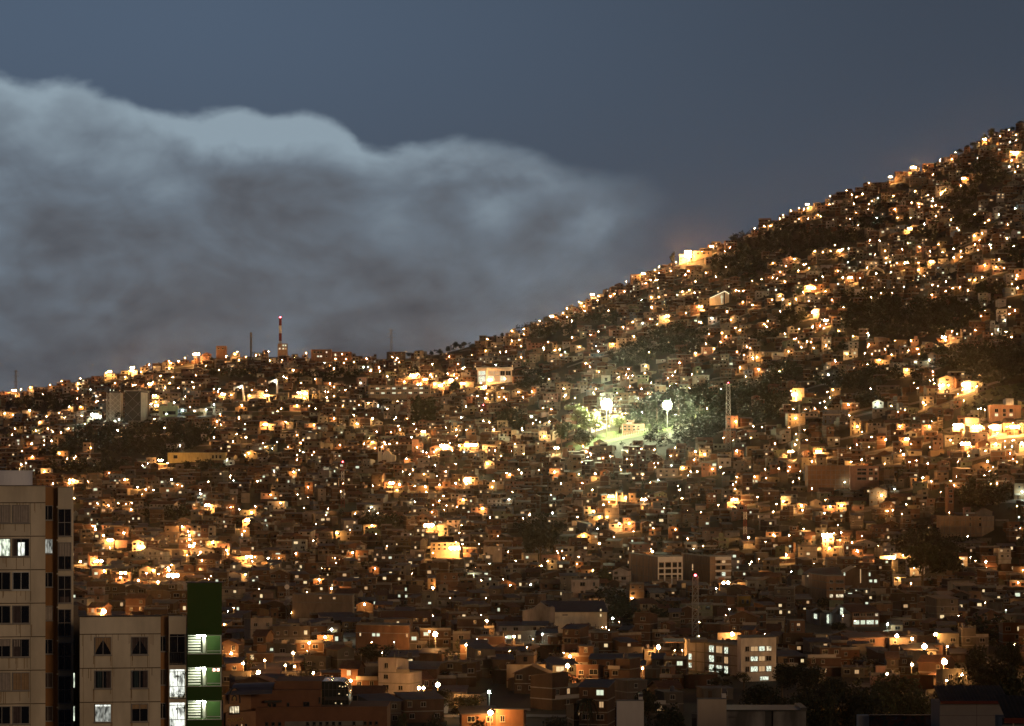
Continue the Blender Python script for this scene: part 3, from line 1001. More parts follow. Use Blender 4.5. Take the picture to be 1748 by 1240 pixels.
# small red display in the middle landing
mb = MB(org)
fp = Face([(318, D2 + .36), (377, D2 + .36)], org)
mb_d = MB(org)
fp.panel(mb_d, 360, 372.5, 1142.2, 1148.3, -.2, -.16)
disp = mb_d.build('display', M['dark_metal'], e2)
M['red_digit'] = glow('red_digits', (1, .45, .33), 9, False)
for q in range(5):
    x = 361.2 + q * 2.3
    if q == 2:
        fp.panel(mb, x + .6, x + 1.2, 1145, 1145.8, -.16, -.14)
        continue
    for s in ((0, 1.8, 1143, 1143.7), (0, 1.8, 1146.8, 1147.5), (0, .5, 1143.7, 1146.8), (1.3, 1.8, 1143.7, 1146.8)):
        fp.panel(mb, x + s[0], x + s[1], s[2], s[3], -.16, -.14)
mb.build('digits', M['red_digit'], disp)
e2.scale.x = 1.02
e2.rotation_euler.z = math.atan2(CX - 230, F)
LMK += [('the tall left apartment block', 60, 1000), ('the green stair tower', 347, 1060)]

# ---- brown brick building with arched gable and gold lettering
D3 = 450.0
M['brown_brick'] = mat('brown_brick', (.19, .085, .045), var=.25, scale=.4, bump=.2)
M['tan_brick'] = mat('tan_brick', (.33, .17, .085), var=.2, scale=.4)
M['blue_roof'] = mat('blue_grey_roof', (.06, .062, .085), var=.25, rough=.55)
M['gold'] = mat('gold_letter', (.75, .50, .18), rough=.35, var=.1, metal=.5)
org = Vector((wx(520, D3), D3, 0))
e3 = thing('brick_building', org, 'brown brick building with arched gable, gold lettering and glass barrel vault', 'building')
ff = Face([(381, D3 - 6), (428, D3), (560, D3 + 1)], org, D3)
lowf = Face([(436, D3 - 3), (661, D3 - 1)], org, D3)
mb = MB(org)
upper = [(wx(428, D3), D3), (wx(547, D3 + 1), D3 + 1), (wx(547, D3) , D3 + 14), (wx(428, D3), D3 + 14)]
mb.prism(upper, -3, wz(1179, D3), 0)
mb.box(wx(466, D3), wx(547, D3), D3 + 2.5, D3 + 13.5, wz(1179, D3) + .002, wz(1165, D3), 0)
mb.prism([(wx(436, D3 - 3), D3 - 3), (wx(661, D3), D3 - 1), (wx(661, D3), D3 + 12), (wx(436, D3), D3 + 12)], -3, wz(1207, D3), 0)
ff.panel(mb, 452, 481, 1196, 1199, -.02, .9, 1)
lowf.panel(mb, 436, 661, 1205, 1207.5, -.02, .12, 0)
mb.build('wall', [M['brown_brick'], M['dark_metal']], e3)
mb = MB(org)
g0 = (wx(381, D3 - 6), D3 - 6)
mb.prism([g0, (wx(428.5, D3), D3 - .1), (wx(428.5, D3), D3 + 8), (g0[0], D3 + 8)], -3, wz(1182, D3), 0)
mb.prism([(wx(386, D3 - 6), D3 - 6.6), (wx(436.5, D3 - 3), D3 - 3.4), (wx(436.5, D3 - 3), D3 - .5), (wx(386, D3 - 6), D3 - 1)], -3, wz(1211, D3), 0)
mb.build('gable_wall', [M['tan_brick']], e3)
arcf = Face([(390, D3 - 6.2), (412, D3 - 4.8)], org, D3)
mb = MB(org)
prev = None
arc = []
for q in range(15):
    an = math.pi * q / 14
    arc.append((400.5 - 9.5 * math.cos(an), 1196 - 26 * math.sin(an) ** .8))
front = [mb.pt(arcf.p(x, y, .25)) for x, y in arc]
back = [mb.pt(arcf.p(x, y, -1.2)) for x, y in arc]
mb.face(front[::-1])
for q in range(14):
    mb.face([front[q], front[q + 1], back[q + 1], back[q]])
gab = mb.build('arched_gable', M['tan_brick'], e3)
mb = MB(org)
for q in range(14):
    (xa, ya), (xb, yb_) = arc[q], arc[q + 1]
    mb.bar(arcf.p(xa, ya, .35), arcf.p(xb, yb_, .35), .12)
for q in range(8):
    a0, a1 = math.pi * q / 8, math.pi * (q + 1) / 8
    mb.bar(arcf.p(400.5 - 4 * math.cos(a0), 1191.5 - 9 * math.sin(a0), .32), arcf.p(400.5 - 4 * math.cos(a1), 1191.5 - 9 * math.sin(a1), .32), .10)
mb.build('arch_rim', M['dark_metal'], gab)
mb = MB(org)
for dx, dy in ((-2, 0), (0, -2.6), (2, 0)):
    p0 = arcf.p(400.5 + dx * .2, 1191, .34)
    p1 = arcf.p(400.5 + dx, 1185 + dy, .34)
    mb.bar(p0, lerp(p0, p1, .6), .06, r2=.16)
    mb.bar(lerp(p0, p1, .6), p1, .16, r2=.03)
mb.build('emblem', M['gold'], gab)
sgf = Face([(384, D3 - 6.62), (437, D3 - 3.42)], org, D3)
sgf.window(e3, 391.5, 409, 1200, 1213.5, 'room_warm', 1, frame='dark_metal', fw=.1)
fnt = bpy.data.curves.new('lettering', 'FONT')
fnt.body = 'CLJKUAMOA'
fnt.size = .92
fnt.extrude = .05
fnt.align_x = 'LEFT'
tmp = bpy.data.objects.new('lettering_tmp', fnt)
COL.objects.link(tmp)
dg = bpy.context.evaluated_depsgraph_get()
me = bpy.data.meshes.new_from_object(tmp.evaluated_get(dg))
bpy.data.objects.remove(tmp)
me.materials.clear()
me.materials.append(M['gold'])
lt = link('lettering', me, e3)
p0, p1 = sgf.p(387, 1226.5, .08), sgf.p(415, 1226.5, .08)
xs = [v.co.x for v in me.vertices]
dirv = (p1 - p0)
sc_ = dirv.length / (max(xs) - min(xs))
rot = Matrix.Rotation(math.atan2(dirv.y, dirv.x), 4, 'Z') @ Matrix.Rotation(math.radians(90), 4, 'X')
lt.matrix_local = Matrix.Translation(p0 - org) @ rot @ Matrix.Diagonal((sc_, .9, 1, 1))
for x in (387, 395, 403, 411, 418.5):
    sgf.window(e3, x, x + 3.4, 1231.5, 1245, 'd' if x != 411 else 'm', 0, frame='dark_metal', fw=.05)
ff.window(e3, 417, 422.5, 1183, 1211, 'metal', 0, frame='dark_metal', fw=.05)
for x0, x1, y0, y1 in ((457.5, 463, 1201, 1208), (465.5, 471.5, 1201, 1208), (490, 494, 1200, 1207), (518, 528.5, 1199, 1207), (545 - 1, 547, 1191, 1201)):
    ff.window(e3, x0, x1, y0, y1, 'd', 0, frame='dark_metal', fw=.08)
for x in (453, 464, 475, 523, 534, 545, 556, 567, 578, 602, 621, 630, 640):
    lowf.window(e3, x, x + 5, 1230.5, 1236.5, 'd', 0, frame='dark_metal', fw=.06)
mb = MB(org)
lowf.panel(mb, 486, 620, 1229.5, 1237.5, -.02, .02)
mb.build('window_strip', M['concrete'], e3)
mb = MB(org)
prev = None
for q in range(9):
    an = math.pi * q / 8
    y = D3 + 1.2 - 5.2 * math.cos(an)
    z = wz(1180, D3) + 1.25 * math.sin(an)
    cur_ = ((wx(401, D3), y - 2.5, z), (wx(468, D3), y, z))
    if prev:
        mb.slab([prev[0], prev[1], cur_[1], cur_[0]], .12)
    prev = cur_
mb.build('barrel_roof', M['blue_roof'], e3)
M['vault_glass'] = mat('vault_glass', (.02, .026, .022), rough=.08, var=.2, spec=.6)
mb = MB(org)
prof = []
for q in range(9):
    an = math.pi * .5 * q / 8
    prof.append((wx(578, D3) + (wx(593, D3) - wx(578, D3)) * math.sin(an), wz(1185, D3) + (wz(1166, D3) - wz(1185, D3)) * math.cos(an)))
prof = [(wx(547, D3), wz(1166, D3))] + prof + [(wx(593.5, D3), wz(1206, D3))]
ys = (D3 + 3, D3 + 12)
for (xa, za), (xb, zb) in zip(prof, prof[1:]):
    mb.quad((xa, ys[0], za), (xb, ys[0], zb), (xb, ys[1], zb), (xa, ys[1], za))
mb.poly([(x, ys[0], z) for x, z in prof] + [(wx(547, D3), ys[0], wz(1206, D3))])
gv = mb.build('glass_vault', M['vault_glass'], e3)
mb = MB(org)
for (xa, za) in prof:
    mb.bar((xa, ys[0] - .06, za), (xa, ys[1], za), .07)
for (xa, za), (xb, zb) in zip(prof, prof[1:]):
    mb.bar((xa, ys[0] - .08, za), (xb, ys[0] - .08, zb), .08)
for x in range(552, 592, 7):
    mb.bar((wx(x, D3), ys[0] - .06, wz(1206, D3)), (wx(x, D3), ys[0] - .06, wz(1169, D3)), .05)
for y in (1180, 1194):
    mb.bar((wx(547, D3), ys[0] - .06, wz(y, D3)), (wx(592, D3), ys[0] - .06, wz(y, D3)), .05)
mb.box(wx(552, D3), wx(591, D3), ys[0] - .4, ys[0] - .1, wz(1198, D3), wz(1192, D3))
mb.build('glazing_bar', M['dark_metal'], gv)
for x, y in ((578, 1174), (583, 1175), (577, 1187), (571, 1203), (581, 1204), (591, 1189), (588, 1174)):
    mb = MB(org)
    mb.ball((wx(x, D3), ys[0] - .2, wz(y, D3)), .1, 0, seg=6, rings=4)
    mb.build('vault_lamp', M['lit_warm'], gv)
LMK.append(('the arched brick building', 520, 1195))
KEEP.append((376, 661, 1240, D3 - 8))

# ---- roofs and stair heads along the bottom edge
M['dull_white'] = mat('dull_white_wall', (.58, .53, .48), var=.16, scale=.5, stretch=(1, 1, .4), second=(.50, .46, .41))
M['dull_tan'] = mat('dull_tan_wall', (.46, .37, .28), var=.16, scale=.5, stretch=(1, 1, .4))
M['grey_dark'] = mat('dirty_grey_wall', (.24, .225, .21), var=.45, scale=.6, stretch=(1, 1, .4), second=(.07, .065, .06))
D4 = 330.0
for lab, x0, x1, yt, m, ch in (('white boxy stair head with small dark tank box on its top right corner', 1053, 1099, 1197, 'dull_white', (1090, 1097, 1187)),
                               ('tan boxy stair head with small dark tank behind its top right corner', 1191, 1240, 1194, 'dull_tan', (1232, 1239, 1178))):
    o_ = Vector((wx((x0 + x1) / 2, D4), D4, 0))
    e = thing('stair_head_building', o_, lab, 'building')
    mb = MB(o_)
    mb.box(wx(x0, D4), wx(x1, D4), D4, D4 + 1.3, wz(1262, D4) + .003, wz(yt, D4), 0)
    mb.box(wx(x0, D4) - .04, wx(x1, D4) + .04, D4 - .05, D4 + 1.35, wz(yt, D4) + .003, wz(yt - .8, D4), 1)
    mb.build('stair_head', [M[m], M['concrete']], e)
    mb = MB(o_)
    mb.box(wx(x0 - 60, D4), wx(x1 + 60, D4), D4 - 1, D4 + 12, -2, wz(1262, D4), 0)
    mb.build('wall', M['grey_dark'], e)
    mb = MB(o_)
    a, c, y = ch
    mb.box(wx(a, D4 + 3), wx(c, D4 + 3), D4 + 2.5, D4 + 3.4, wz(1262, D4), wz(lerp(y, yt, .55), D4), 0)
    mb.box(wx(a - .3, D4 + 3), wx(c + .3, D4 + 3), D4 + 2.4, D4 + 3.5, wz(lerp(y, yt, .55), D4) + .002, wz(y, D4), 1)
    mb.build('roof_tank', [M['dull_white'], M['blue_roof']], e)
o_ = Vector((wx(1026, D4), D4 + 6, 0))
mb = MB(o_)
mb.box(wx(1020, D4 + 6), wx(1031, D4 + 6), D4 + 6, D4 + 8, -2, wz(1220, D4 + 6), 0)
mb.box(wx(1019.5, D4 + 6), wx(1031.5, D4 + 6), D4 + 5.9, D4 + 8.1, wz(1220, D4 + 6) + .003, wz(1213, D4 + 6), 1)
tag(mb.build('chimney_block', [M['dull_white'], M['blue_roof']]), 'slim white chimney block with dark blue cap beside the white stair head', 'chimney')
D5 = 345.0
o_ = Vector((wx(1310, D5), D5, 0))
e = thing('low_building', o_, 'low grey building with stained wall panels, dark column and black roof edge', 'building')
mb = MB(o_)
mb.box(wx(1240, D5), wx(1306, D5), D5, D5 + 6, -2, wz(1214, D5), 0)
mb.box(wx(1320, D5), wx(1376, D5), D5, D5 + 6, -2, wz(1214, D5), 0)
mb.box(wx(1245, D5), wx(1258, D5), D5 - .3, D5 - .02, wz(1224.5, D5), wz(1223.5, D5), 1)
mb.build('wall', [M['grey_dark'], M['dark_metal']], e)
mb = MB(o_)
mb.box(wx(1306, D5), wx(1320, D5), D5 + .3, D5 + 6, -2, wz(1213, D5), 0)
mb.build('dark_column', M['dark_metal'], e)
mb = MB(o_)
mb.box(wx(1239, D5), wx(1366, D5), D5 - .4, D5 + 7, wz(1214, D5) + .004, wz(1211.5, D5), 0)
mb.box(wx(1366, D5), wx(1377, D5), D5 - .3, D5 + 7, wz(1214, D5) + .004, wz(1208, D5), 1)
mb.build('roof', [M['dark_metal'], M['tin']], e)
D6 = 300.0
o_ = Vector((wx(1540, D6), D6 + 2, 0))
e = thing('mural_wall', o_, 'long dark wall with faded blue painting under the dark trees', 'wall')
mural = bpy.data.materials.new('painted_mural')
t = nt(mural)
N_, L_ = t.nodes, t.links
out = N_.new('ShaderNodeOutputMaterial')
pb = N_.new('ShaderNodeBsdfPrincipled')
L_.new(pb.outputs[0], out.inputs[0])
tcx = N_.new('ShaderNodeTexCoord')
wv = N_.new('ShaderNodeTexVoronoi')
wv.inputs['Scale'].default_value = .7
n_ = N_.new('ShaderNodeTexNoise')
n_.inputs['Scale'].default_value = .8
L_.new(tcx.outputs['Object'], n_.inputs['Vector'])
L_.new(n_.outputs['Color'], wv.inputs['Vector'])
wv.inputs['Scale'].default_value = 4
rp = N_.new('ShaderNodeValToRGB')
L_.new(wv.outputs['Distance'], rp.inputs[0])
rp.color_ramp.elements[0].color = (.03, .03, .035, 1)
rp.color_ramp.elements[1].color = (.12, .16, .22, 1)
ee = rp.color_ramp.elements.new(.35)
ee.color = (.05, .06, .07, 1)
ee = rp.color_ramp.elements.new(.5)
ee.color = (.14, .04, .03, 1)
L_.new(rp.outputs[0], pb.inputs['Base Color'])
mb = MB(o_)
mb.box(wx(1487, D6), wx(1606, D6), D6 + 2, D6 + 2.4, -2, wz(1226, D6), 0)
mb.build('wall', mural, e)
mb = MB(o_)
mb.box(wx(1468, D6), wx(1487, D6) - .02, D6 + 1.5, D6 + 3, -2, wz(1224, D6), 0)
mb.build('end_pier', M['dull_white'], e)
mb = MB(o_)
mb.box(wx(1486, D6), wx(1607, D6), D6 + 1.9, D6 + 2.5, wz(1226, D6) + .003, wz(1223.5, D6), 0)
mb.build('coping', M['dark_metal'], e)
# corrugated-roofed white house at the lower right
D7 = 290.0
o_ = Vector((wx(1680, D7), D7, 0))
e = thing('panelled_house', o_, 'white panelled house with dark corrugated roof and red eaves board', 'house')
hf = Face([(1604, D7), (1718, D7)], o_)
mb = MB(o_)
mb.box(wx(1604, D7), wx(1718, D7), D7, D7 + 6, -2, wz(1201, D7), 0)
hf.panel(mb, 1604, 1718, 1221.3, 1221.9, -.01, .006, 1)
hf.panel(mb, 1667, 1667.7, 1201, 1245, -.01, .006, 1)
M['panel_white'] = mat('panel_white', (.185, .165, .155), var=.15, scale=.5)
mb.build('wall', [M['panel_white'], M['dark_metal']], e)


def corrugated(mb, x0, x1, y0, z0, y1, z1, pitch=.35, amp=.06):
    n_ = max(2, int((x1 - x0) / pitch) * 2)
    prev = None
    for q in range(n_ + 1):
        x = lerp(x0, x1, q / n_)
        dz = amp if q % 2 else 0
        cur_ = ((x, y0, z0 + dz), (x, y1, z1 + dz))
        if prev:
            mb.quad(prev[0], cur_[0], cur_[1], prev[1])
        prev = cur_


M['black_roof'] = mat('black_roof', (.018, .016, .015), var=.4, rough=.7)
mb = MB(o_)
corrugated(mb, wx(1604, D7), wx(1722, D7), D7 - .5, wz(1197, D7), D7 + 5, wz(1177, D7))
mb.build('roof', M['black_roof'], e)
mb = MB(o_)
mb.box(wx(1604, D7), wx(1722, D7), D7 - .62, D7 - .5, wz(1201, D7), wz(1196, D7))
M['dark_red'] = mat('dark_red_board', (.10, .018, .012), var=.3)
mb.build('eaves_board', M['dark_red'], e)
D8 = 270.0
o_ = Vector((wx(1740, D8), D8, 0))
e = thing('porch_roof', o_, 'dark corrugated porch roof on red beam at the right edge', 'porch')
mb = MB(o_)
mb.slab([(wx(1714, D8), D8 - .5, wz(1225, D8)), (wx(1800, D8), D8 - .5, wz(1225, D8)), (wx(1800, D8), D8 + 5, wz(1195, D8)), (wx(1719, D8), D8 + 5, wz(1195, D8))], .05)
corrugated(mb, wx(1714, D8), wx(1800, D8), D8 - .5, wz(1224.6, D8), D8 + 5, wz(1194.6, D8), .4)
mb.build('roof', M['black_roof'], e)
mb = MB(o_)
mb.box(wx(1712, D8), wx(1800, D8), D8 - .7, D8 - .5, wz(1234, D8), wz(1225, D8))
mb.build('beam', M['dark_red'], e)
mb = MB(o_)
mb.box(wx(1727, D8), wx(1729, D8), D8 - .6, D8 - .5, -2, wz(1234.2, D8))
mb.build('post', M['dull_tan'], e)
mb = MB(o_)
mb.box(wx(1714, D8), wx(1800, D8), D8 + 1, D8 + 5, -2, wz(1228, D8))
mb.build('wall', M['grey_dark'], e)
LMK += [('the white panelled house', 1660, 1215), ('the white stair head', 1076, 1215), ('the tan stair head', 1215, 1215)]
# ------------------------------------------------------------------ recognisable buildings of the hillside
def at_base(x, y, fallback=2000):
    return solve_d(x, y) or fallback


def grid(fc_, e, cols, rows, styles, frame='frame', mull=1, fw=.07):
    """styles: one string per row, one letter per column, '.' leaves a gap"""
    for (y0, y1), s in zip(rows, styles):
        for (x0, x1), c in zip(cols, s):
            if c != '.':
                fc_.window(e, x0, x1, y0, y1, c, mull, frame, fw=fw)


TINT = dict(white=(.58, .53, .45), cream=(.45, .38, .28), brick=(.19, .095, .055), brown=(.145, .08, .05), grey=(.24, .225, .20), tan=(.27, .19, .125), pink=(.38, .22, .15), dark=(.10, .07, .05), yellow=(.42, .36, .16), green=(.30, .34, .20))
# white four-storey block and the concrete frame beside it
e, f_ = block('white_block', 'bright white four-storey block with lit windows above the dark trees', 'apartment block', [(1265, 748), (1325, 752)], 1090, 12, 'house_wall', (.60, .54, .44), bands=())
grid(f_, e, [(1272, 1279), (1281, 1294), (1295, 1306), (1307.5, 1317)], [(1104, 1113), (1121, 1130), (1138, 1148)], ['dmCW', 'dCmd', 'dCmC'], fw=.1)
f_.window(e, 1297, 1312, 1156, 1163, 'room_cool', 1)
reserve(1265, 1325, 1090, 1150, 746, 768, 'the white four-storey block')
e, f_ = block('concrete_frame_building', 'unfinished grey concrete frame building with lit bays beside the white block', 'building', [(1173, 790), (1265, 766)], 1103, 14, 'house_wall', (.40, .36, .30), bands=(1104, 1121, 1138, 1155))
mb = MB(f_.o)
for x in (1173.8, 1188, 1203, 1220, 1235, 1243.5):
    f_.panel(mb, x - .8, x + .8, 1103, 1170, -.02, .16)
mb.build('column', M['concrete'], e)
mb = MB(f_.o)
mb.box(wx(1178, 778), wx(1208, 778), 779, 788, wz(1103, 766) + .1, wz(1097, 766))
mb.build('roof_room', [M['dark_plaster']], e)
grid(f_, e, [(1210, 1219), (1222, 1233), (1236, 1243)], [(1107, 1119), (1124, 1136), (1140, 1153)], ['CmC', 'Cdm', 'CCC'])
grid(f_, e, [(1175, 1181)], [(1125, 1136), (1141, 1150)], ['C', 'C'], mull=0)
f_.window(e, 1180, 1184, 1159, 1162.5, 'lit_warm', 0)
mb = MB(f_.o)
mb.slab([(wx(1135, 800), 800, wz(1096, 800)), (wx(1204, 800), 800, wz(1096, 800)), (wx(1204, 800), 812, wz(1094, 800)), (wx(1135, 800), 812, wz(1094, 800))], .3)
mb.build('tin_canopy', M['tin'], e)
reserve(1173, 1265, 1098, 1150, 764, 806, 'the concrete frame building')
HD = at_base(1120, 1013)
e, f_ = block('half_finished_block', 'white-fronted half-finished block with black window openings and ribbed brick side', 'building', [(1077, HD + 48), (1123, HD), (1165, HD + 5)], 951, 24, 'house_wall', TINT['tan'], bands=(953, 971, 987))
mb = MB(f_.o)
for x in (1078, 1087, 1098, 1107.5, 1115):
    f_.panel(mb, x - .6, x + .6, 951, 1006, -.02, .12)
mb.build('column', M['concrete'], e)
mb = MB(f_.o)
f_.panel(mb, 1123, 1165, 951, 960, -.02, .35)
for x in (1123.8, 1134.5, 1146.8, 1156.8, 1164.3):
    f_.panel(mb, x - .9, x + .9, 960, 1000, -.02, .35)
f_.panel(mb, 1124.7, 1163.4, 969.6, 971.6, -.02, .33)
f_.panel(mb, 1124.7, 1163.4, 979.6, 981.6, -.02, .33)
mb.build('white_frame', M['white_paint'], e)
grid(f_, e, [(1125, 1133), (1136, 1145.5), (1148, 1155.5), (1158, 1163)], [(961, 969), (972, 979), (982, 989)], ['dddd'] * 3, mull=0)
reserve(1077, 1165, 950, 990, HD - 4, HD + 74, 'the half-finished block')
e, f_ = block('balcony_block', 'plain tan four-storey block with cream balcony bays above the red-lit mast', 'apartment block', [(1168, HD + 46), (1212, HD + 4), (1248, HD + 8)], 951, 22, 'house_wall', TINT['tan'], bands=(963.5, 974.5))
mb = MB(f_.o)
for a, c in ((951, 956.5), (962.5, 965.5), (973.5, 976.5), (984.5, 988)):
    f_.panel(mb, 1221, 1248, a, c, -.02, .6)
mb.build('balcony', M['white_paint'], e)
grid(f_, e, [(1222.5, 1230), (1232, 1238.5), (1240, 1247)], [(957, 962), (966, 973), (977, 984)], ['dm.', 'dd.', 'dC.'], mull=0)
f_.window(e, 1181, 1183.5, 967, 978, 'lit_dim', 0)
reserve(1168, 1248, 950, 986, HD, HD + 70, 'the tan balcony block')
# warehouse with stained gables
D = 960
org = Vector((wx(965, D), D, 0))
e = thing('warehouse', org, 'long low warehouse with dark blue roof and stained grey gables', 'warehouse')
f_ = Face([(892, D - 2), (947, D - 6), (1036, D)], org, D)
M['stained_wall'] = mat('stained_wall', (.26, .23, .20), var=.6, scale=.35, stretch=(1, 1, .3), second=(.13, .11, .09))
mb = MB(org)
mb.box(wx(947, D), wx(1036, D), D, D + 16, -2, wz(1044, D), 0)
f_.panel(mb, 960, 969, 1048, 1049.5, -.02, 1.0, 1)
mb.build('wall', [M['cream'], M['dark_metal']], e)
mb = MB(org)
gp = [(892, 1042), (903, 1040), (912, 1037), (923, 1027.5), (933, 1035), (938, 1036), (943, 1034), (947, 1037), (947, 1062), (892, 1062)]
A = [mb.pt((wx(x, D), D - 5, wz(y, D))) for x, y in gp[::-1]]
B = [mb.pt((wx(x, D), D - .02, wz(y, D))) for x, y in gp[::-1]]
mb.face(A)
for q in range(len(A)):
    j = (q + 1) % len(A)
    mb.face([A[j], A[q], B[q], B[j]])
mb.build('gable_wall', M['stained_wall'], e)
mb = MB(org)
mb.slab([(wx(944, D), D - .7, wz(1044, D)), (wx(1038, D), D - .7, wz(1044, D)), (wx(1031, D + 9), D + 9, wz(1028, D)), (wx(930, D + 9), D + 9, wz(1028, D))], .2)
mb.slab([(wx(930, D + 9), D + 9, wz(1028, D)), (wx(1031, D + 9), D + 9, wz(1028, D)), (wx(1038, D), D + 17, wz(1044, D)), (wx(944, D), D + 17, wz(1044, D))], .2)
mb.build('roof', M['blue_roof'], e)
for x0, x1, y0, y1 in ((1024, 1027, 1039.5, 1043.5), (1024, 1027, 1048, 1053)):
    f_.window(e, x0, x1, y0, y1, 'lit_warm', 0)
reserve(892, 1036, 1027, 1058, D - 8, D + 20, 'the long blue-roofed warehouse')
# others: label, chain, top, visible base, depth, tint, windows
e, f_ = block('brick_block', 'orange-lit brick four-storey block with corner balconies', 'apartment block', [(1386, 1175), (1411, 1150), (1442, 1152)], 984, 14, 'house_wall', (.30, .16, .085), bands=(994.5, 1007.5))
grid(f_, e, [(1416, 1422), (1427, 1440)], [(991, 996.5), (1003.5, 1008.5), (1015, 1020.5)], ['dd', 'dd', 'WW'])
reserve(1386, 1442, 984, 1022, 1146, 1192, 'the brick balcony block')
e, f_ = block('brick_hall', 'large dark brick hall with gable and two narrow bright window slits', 'hall', [(1436, 1262), (1502, 1255)], 982, 20, 'house_wall', TINT['brown'], parapet=0)
mb = MB(f_.o)
mb.tint = TINT['brown']
a, c, t_ = f_.p(1436, 982), f_.p(1502, 982), f_.p(1461, 968.5)
mb.poly([a, c, t_])
mb.poly([a + Vector((0, 20, 0)), t_ + Vector((0, 20, 0)), c + Vector((0, 20, 0))])
mb.build('gable', M['house_wall'], e)
mb = MB(f_.o)
u = Vector((0, 20, 0))
mb.slab([f_.p(1434, 983, .4), f_.p(1461, 968, .4), f_.p(1461, 968, .4) + u, f_.p(1434, 983, .4) + u], .2)
mb.slab([f_.p(1461, 968, .4), f_.p(1504, 983, .4), f_.p(1504, 983, .4) + u, f_.p(1461, 968, .4) + u], .2)
mb.build('gable_roof', M['tile'], e)
for x0, x1, y0, y1, s in ((1440, 1443, 978, 984, 'c'), (1483, 1486, 978, 984, 'c'), (1484, 1489, 990, 994.5, 'c'), (1492, 1497, 989.5, 995, 'c'), (1468, 1470, 972, 996, 'm')):
    f_.window(e, x0, x1, y0, y1, s, 0, fw=.05)
reserve(1436, 1502, 969, 1000, 1252, 1285, 'the dark brick hall')
e, f_ = block('long_hall', 'long hall with dark tin roof and a row of lit clerestory windows', 'hall', [(1374, 1240), (1436, 1236)], 982, 14, 'house_wall', TINT['grey'], parapet=0)
mb = MB(f_.o)
mb.slab([f_.p(1368, 981, 1), f_.p(1438, 981, 1), f_.p(1438, 969, -14), f_.p(1388, 973, -14)], .25)
mb.build('tin_canopy', M['tin'], e)
grid(f_, e, [(1378, 1384), (1387, 1391), (1396, 1403), (1406, 1413), (1416, 1422), (1426, 1434)], [(982.5, 985.5)], ['WmwCCC'], mull=2)
reserve(1374, 1434, 971, 984, 1236, 1256)
e, f_ = block('school_building', 'brick school wing with three rows of bright classroom windows', 'school', [(1455, 1008), (1501, 1010)], 1044, 14, 'house_wall', (.26, .14, .08), bands=(1045.5, 1054, 1069))
grid(f_, e, [(1457, 1467), (1469, 1477), (1479, 1492), (1494, 1499)], [(1047, 1052.5), (1059, 1066.5), (1072, 1079)], ['dddW', 'CcCC', '..CW'], mull=2)
mb = MB(f_.o)
mb.slab([f_.p(1452, 1045, 1.5), f_.p(1503, 1045, 1.5), f_.p(1490, 1034, -9), f_.p(1440, 1034, -9)], .25)
mb.build('tile_roof', M['tile'], e)
reserve(1455, 1501, 1036, 1078, 1006, 1028, 'the lit school wing')
e, f_ = block('school_hall', 'grey school hall with gabled ends and tall lit window strips', 'school', [(1384, 1030), (1400, 1016), (1416, 1024), (1436, 1006), (1455, 1010)], 1050, 16, 'house_wall', (.22, .215, .215), parapet=0)
for x0, x1, y0, y1 in ((1389, 1395, 1052, 1061), (1411, 1415.5, 1053, 1069), (1433.5, 1440, 1051, 1058), (1433.5, 1440, 1060, 1063)):
    f_.window(e, x0, x1, y0, y1, 'room_cool', 0, fw=.06)
mb = MB(f_.o)
mb.tint = (.22, .215, .215)
for x0, xm, x1, yt in ((1386, 1397, 1408, 1042), (1424, 1437, 1453, 1034)):
    q = [f_.p(x0, 1050, .03), f_.p(x1, 1050, .03), f_.p(xm, yt, .03)]
    mb.poly(q)
    q2 = [v + Vector((0, 9, 0)) for v in q]
    mb.poly([q[0], q[2], q2[2], q2[0]])
    mb.poly([q[2], q[1], q2[1], q2[2]])
mb.build('gable', M['house_wall'], e)
f_.window(e, 1434, 1439.5, 1038, 1050, 'room_cool', 0, fw=.06)
reserve(1384, 1455, 1036, 1066, 1004, 1046)
e, f_ = block('long_grey_building', 'long plain grey building with blank wall and parapet', 'building', [(499, 1012), (602, 1004)], 1017, 12, 'house_wall', (.22, .17, .12), bands=(1030,))
grid(f_, e, [(545, 549), (568, 573)], [(1020, 1024)], ['mm'], mull=0)
reserve(499, 602, 1017, 1043, 1002, 1026, 'the long grey building')
e, f_ = block('brick_box', 'large square dark brick building with few lit windows', 'building', [(607, 868), (698, 862)], 1069, 14, 'house_wall', (.15, .082, .05), bands=(1082,))
grid(f_, e, [(613.5, 616.5), (635, 641), (642.5, 648.5), (693, 696.5)], [(1081, 1088)], ['wccm'], mull=0)
reserve(607, 698, 1069, 1104, 860, 882, 'the square brick building')
e, f_ = block('lit_terrace_house', 'floodlit cream three-storey house behind two dazzling street lamps', 'house', [(735, at_base(760, 953)), (784, at_base(760, 953) - 2)], 927, 10, 'house_wall', (.26, .19, .13), bands=(934, 941))
grid(f_, e, [(739, 743), (747, 752), (757, 762), (767, 772), (775, 779)], [(928.5, 932.5), (935.5, 939.5)], ['dddmd', 'ddddd'], mull=0)
reserve(735, 786, 927, 949, at_base(760, 953) - 4, at_base(760, 953) + 12, 'the floodlit cream house')
D = at_base(680, 682)
e, f_ = block('long_school', 'long pinkish school with two rows of windows below bright lamps', 'school', [(629, D), (735, D - 14)], 658, 12, 'house_wall', (.36, .25, .17), bands=(659, 666.5, 674))
xs = [(632 + 9.3 * q, 638.5 + 9.3 * q) for q in range(11)]
grid(f_, e, xs, [(661, 664.5), (669, 672.5)], ['dcdmcdcdmcd', 'mdcdcmdcdcd'], mull=1, fw=.2)
reserve(629, 735, 658, 678, D - 16, D + 14, 'the long pink school')
D = at_base(842, 658)
e, f_ = block('glass_hall', 'modern white hall with glowing glass front and flat roof', 'hall', [(815, D + 10), (831, D), (874, D + 4)], 629, 16, 'house_wall', TINT['white'])
mb = MB(f_.o)
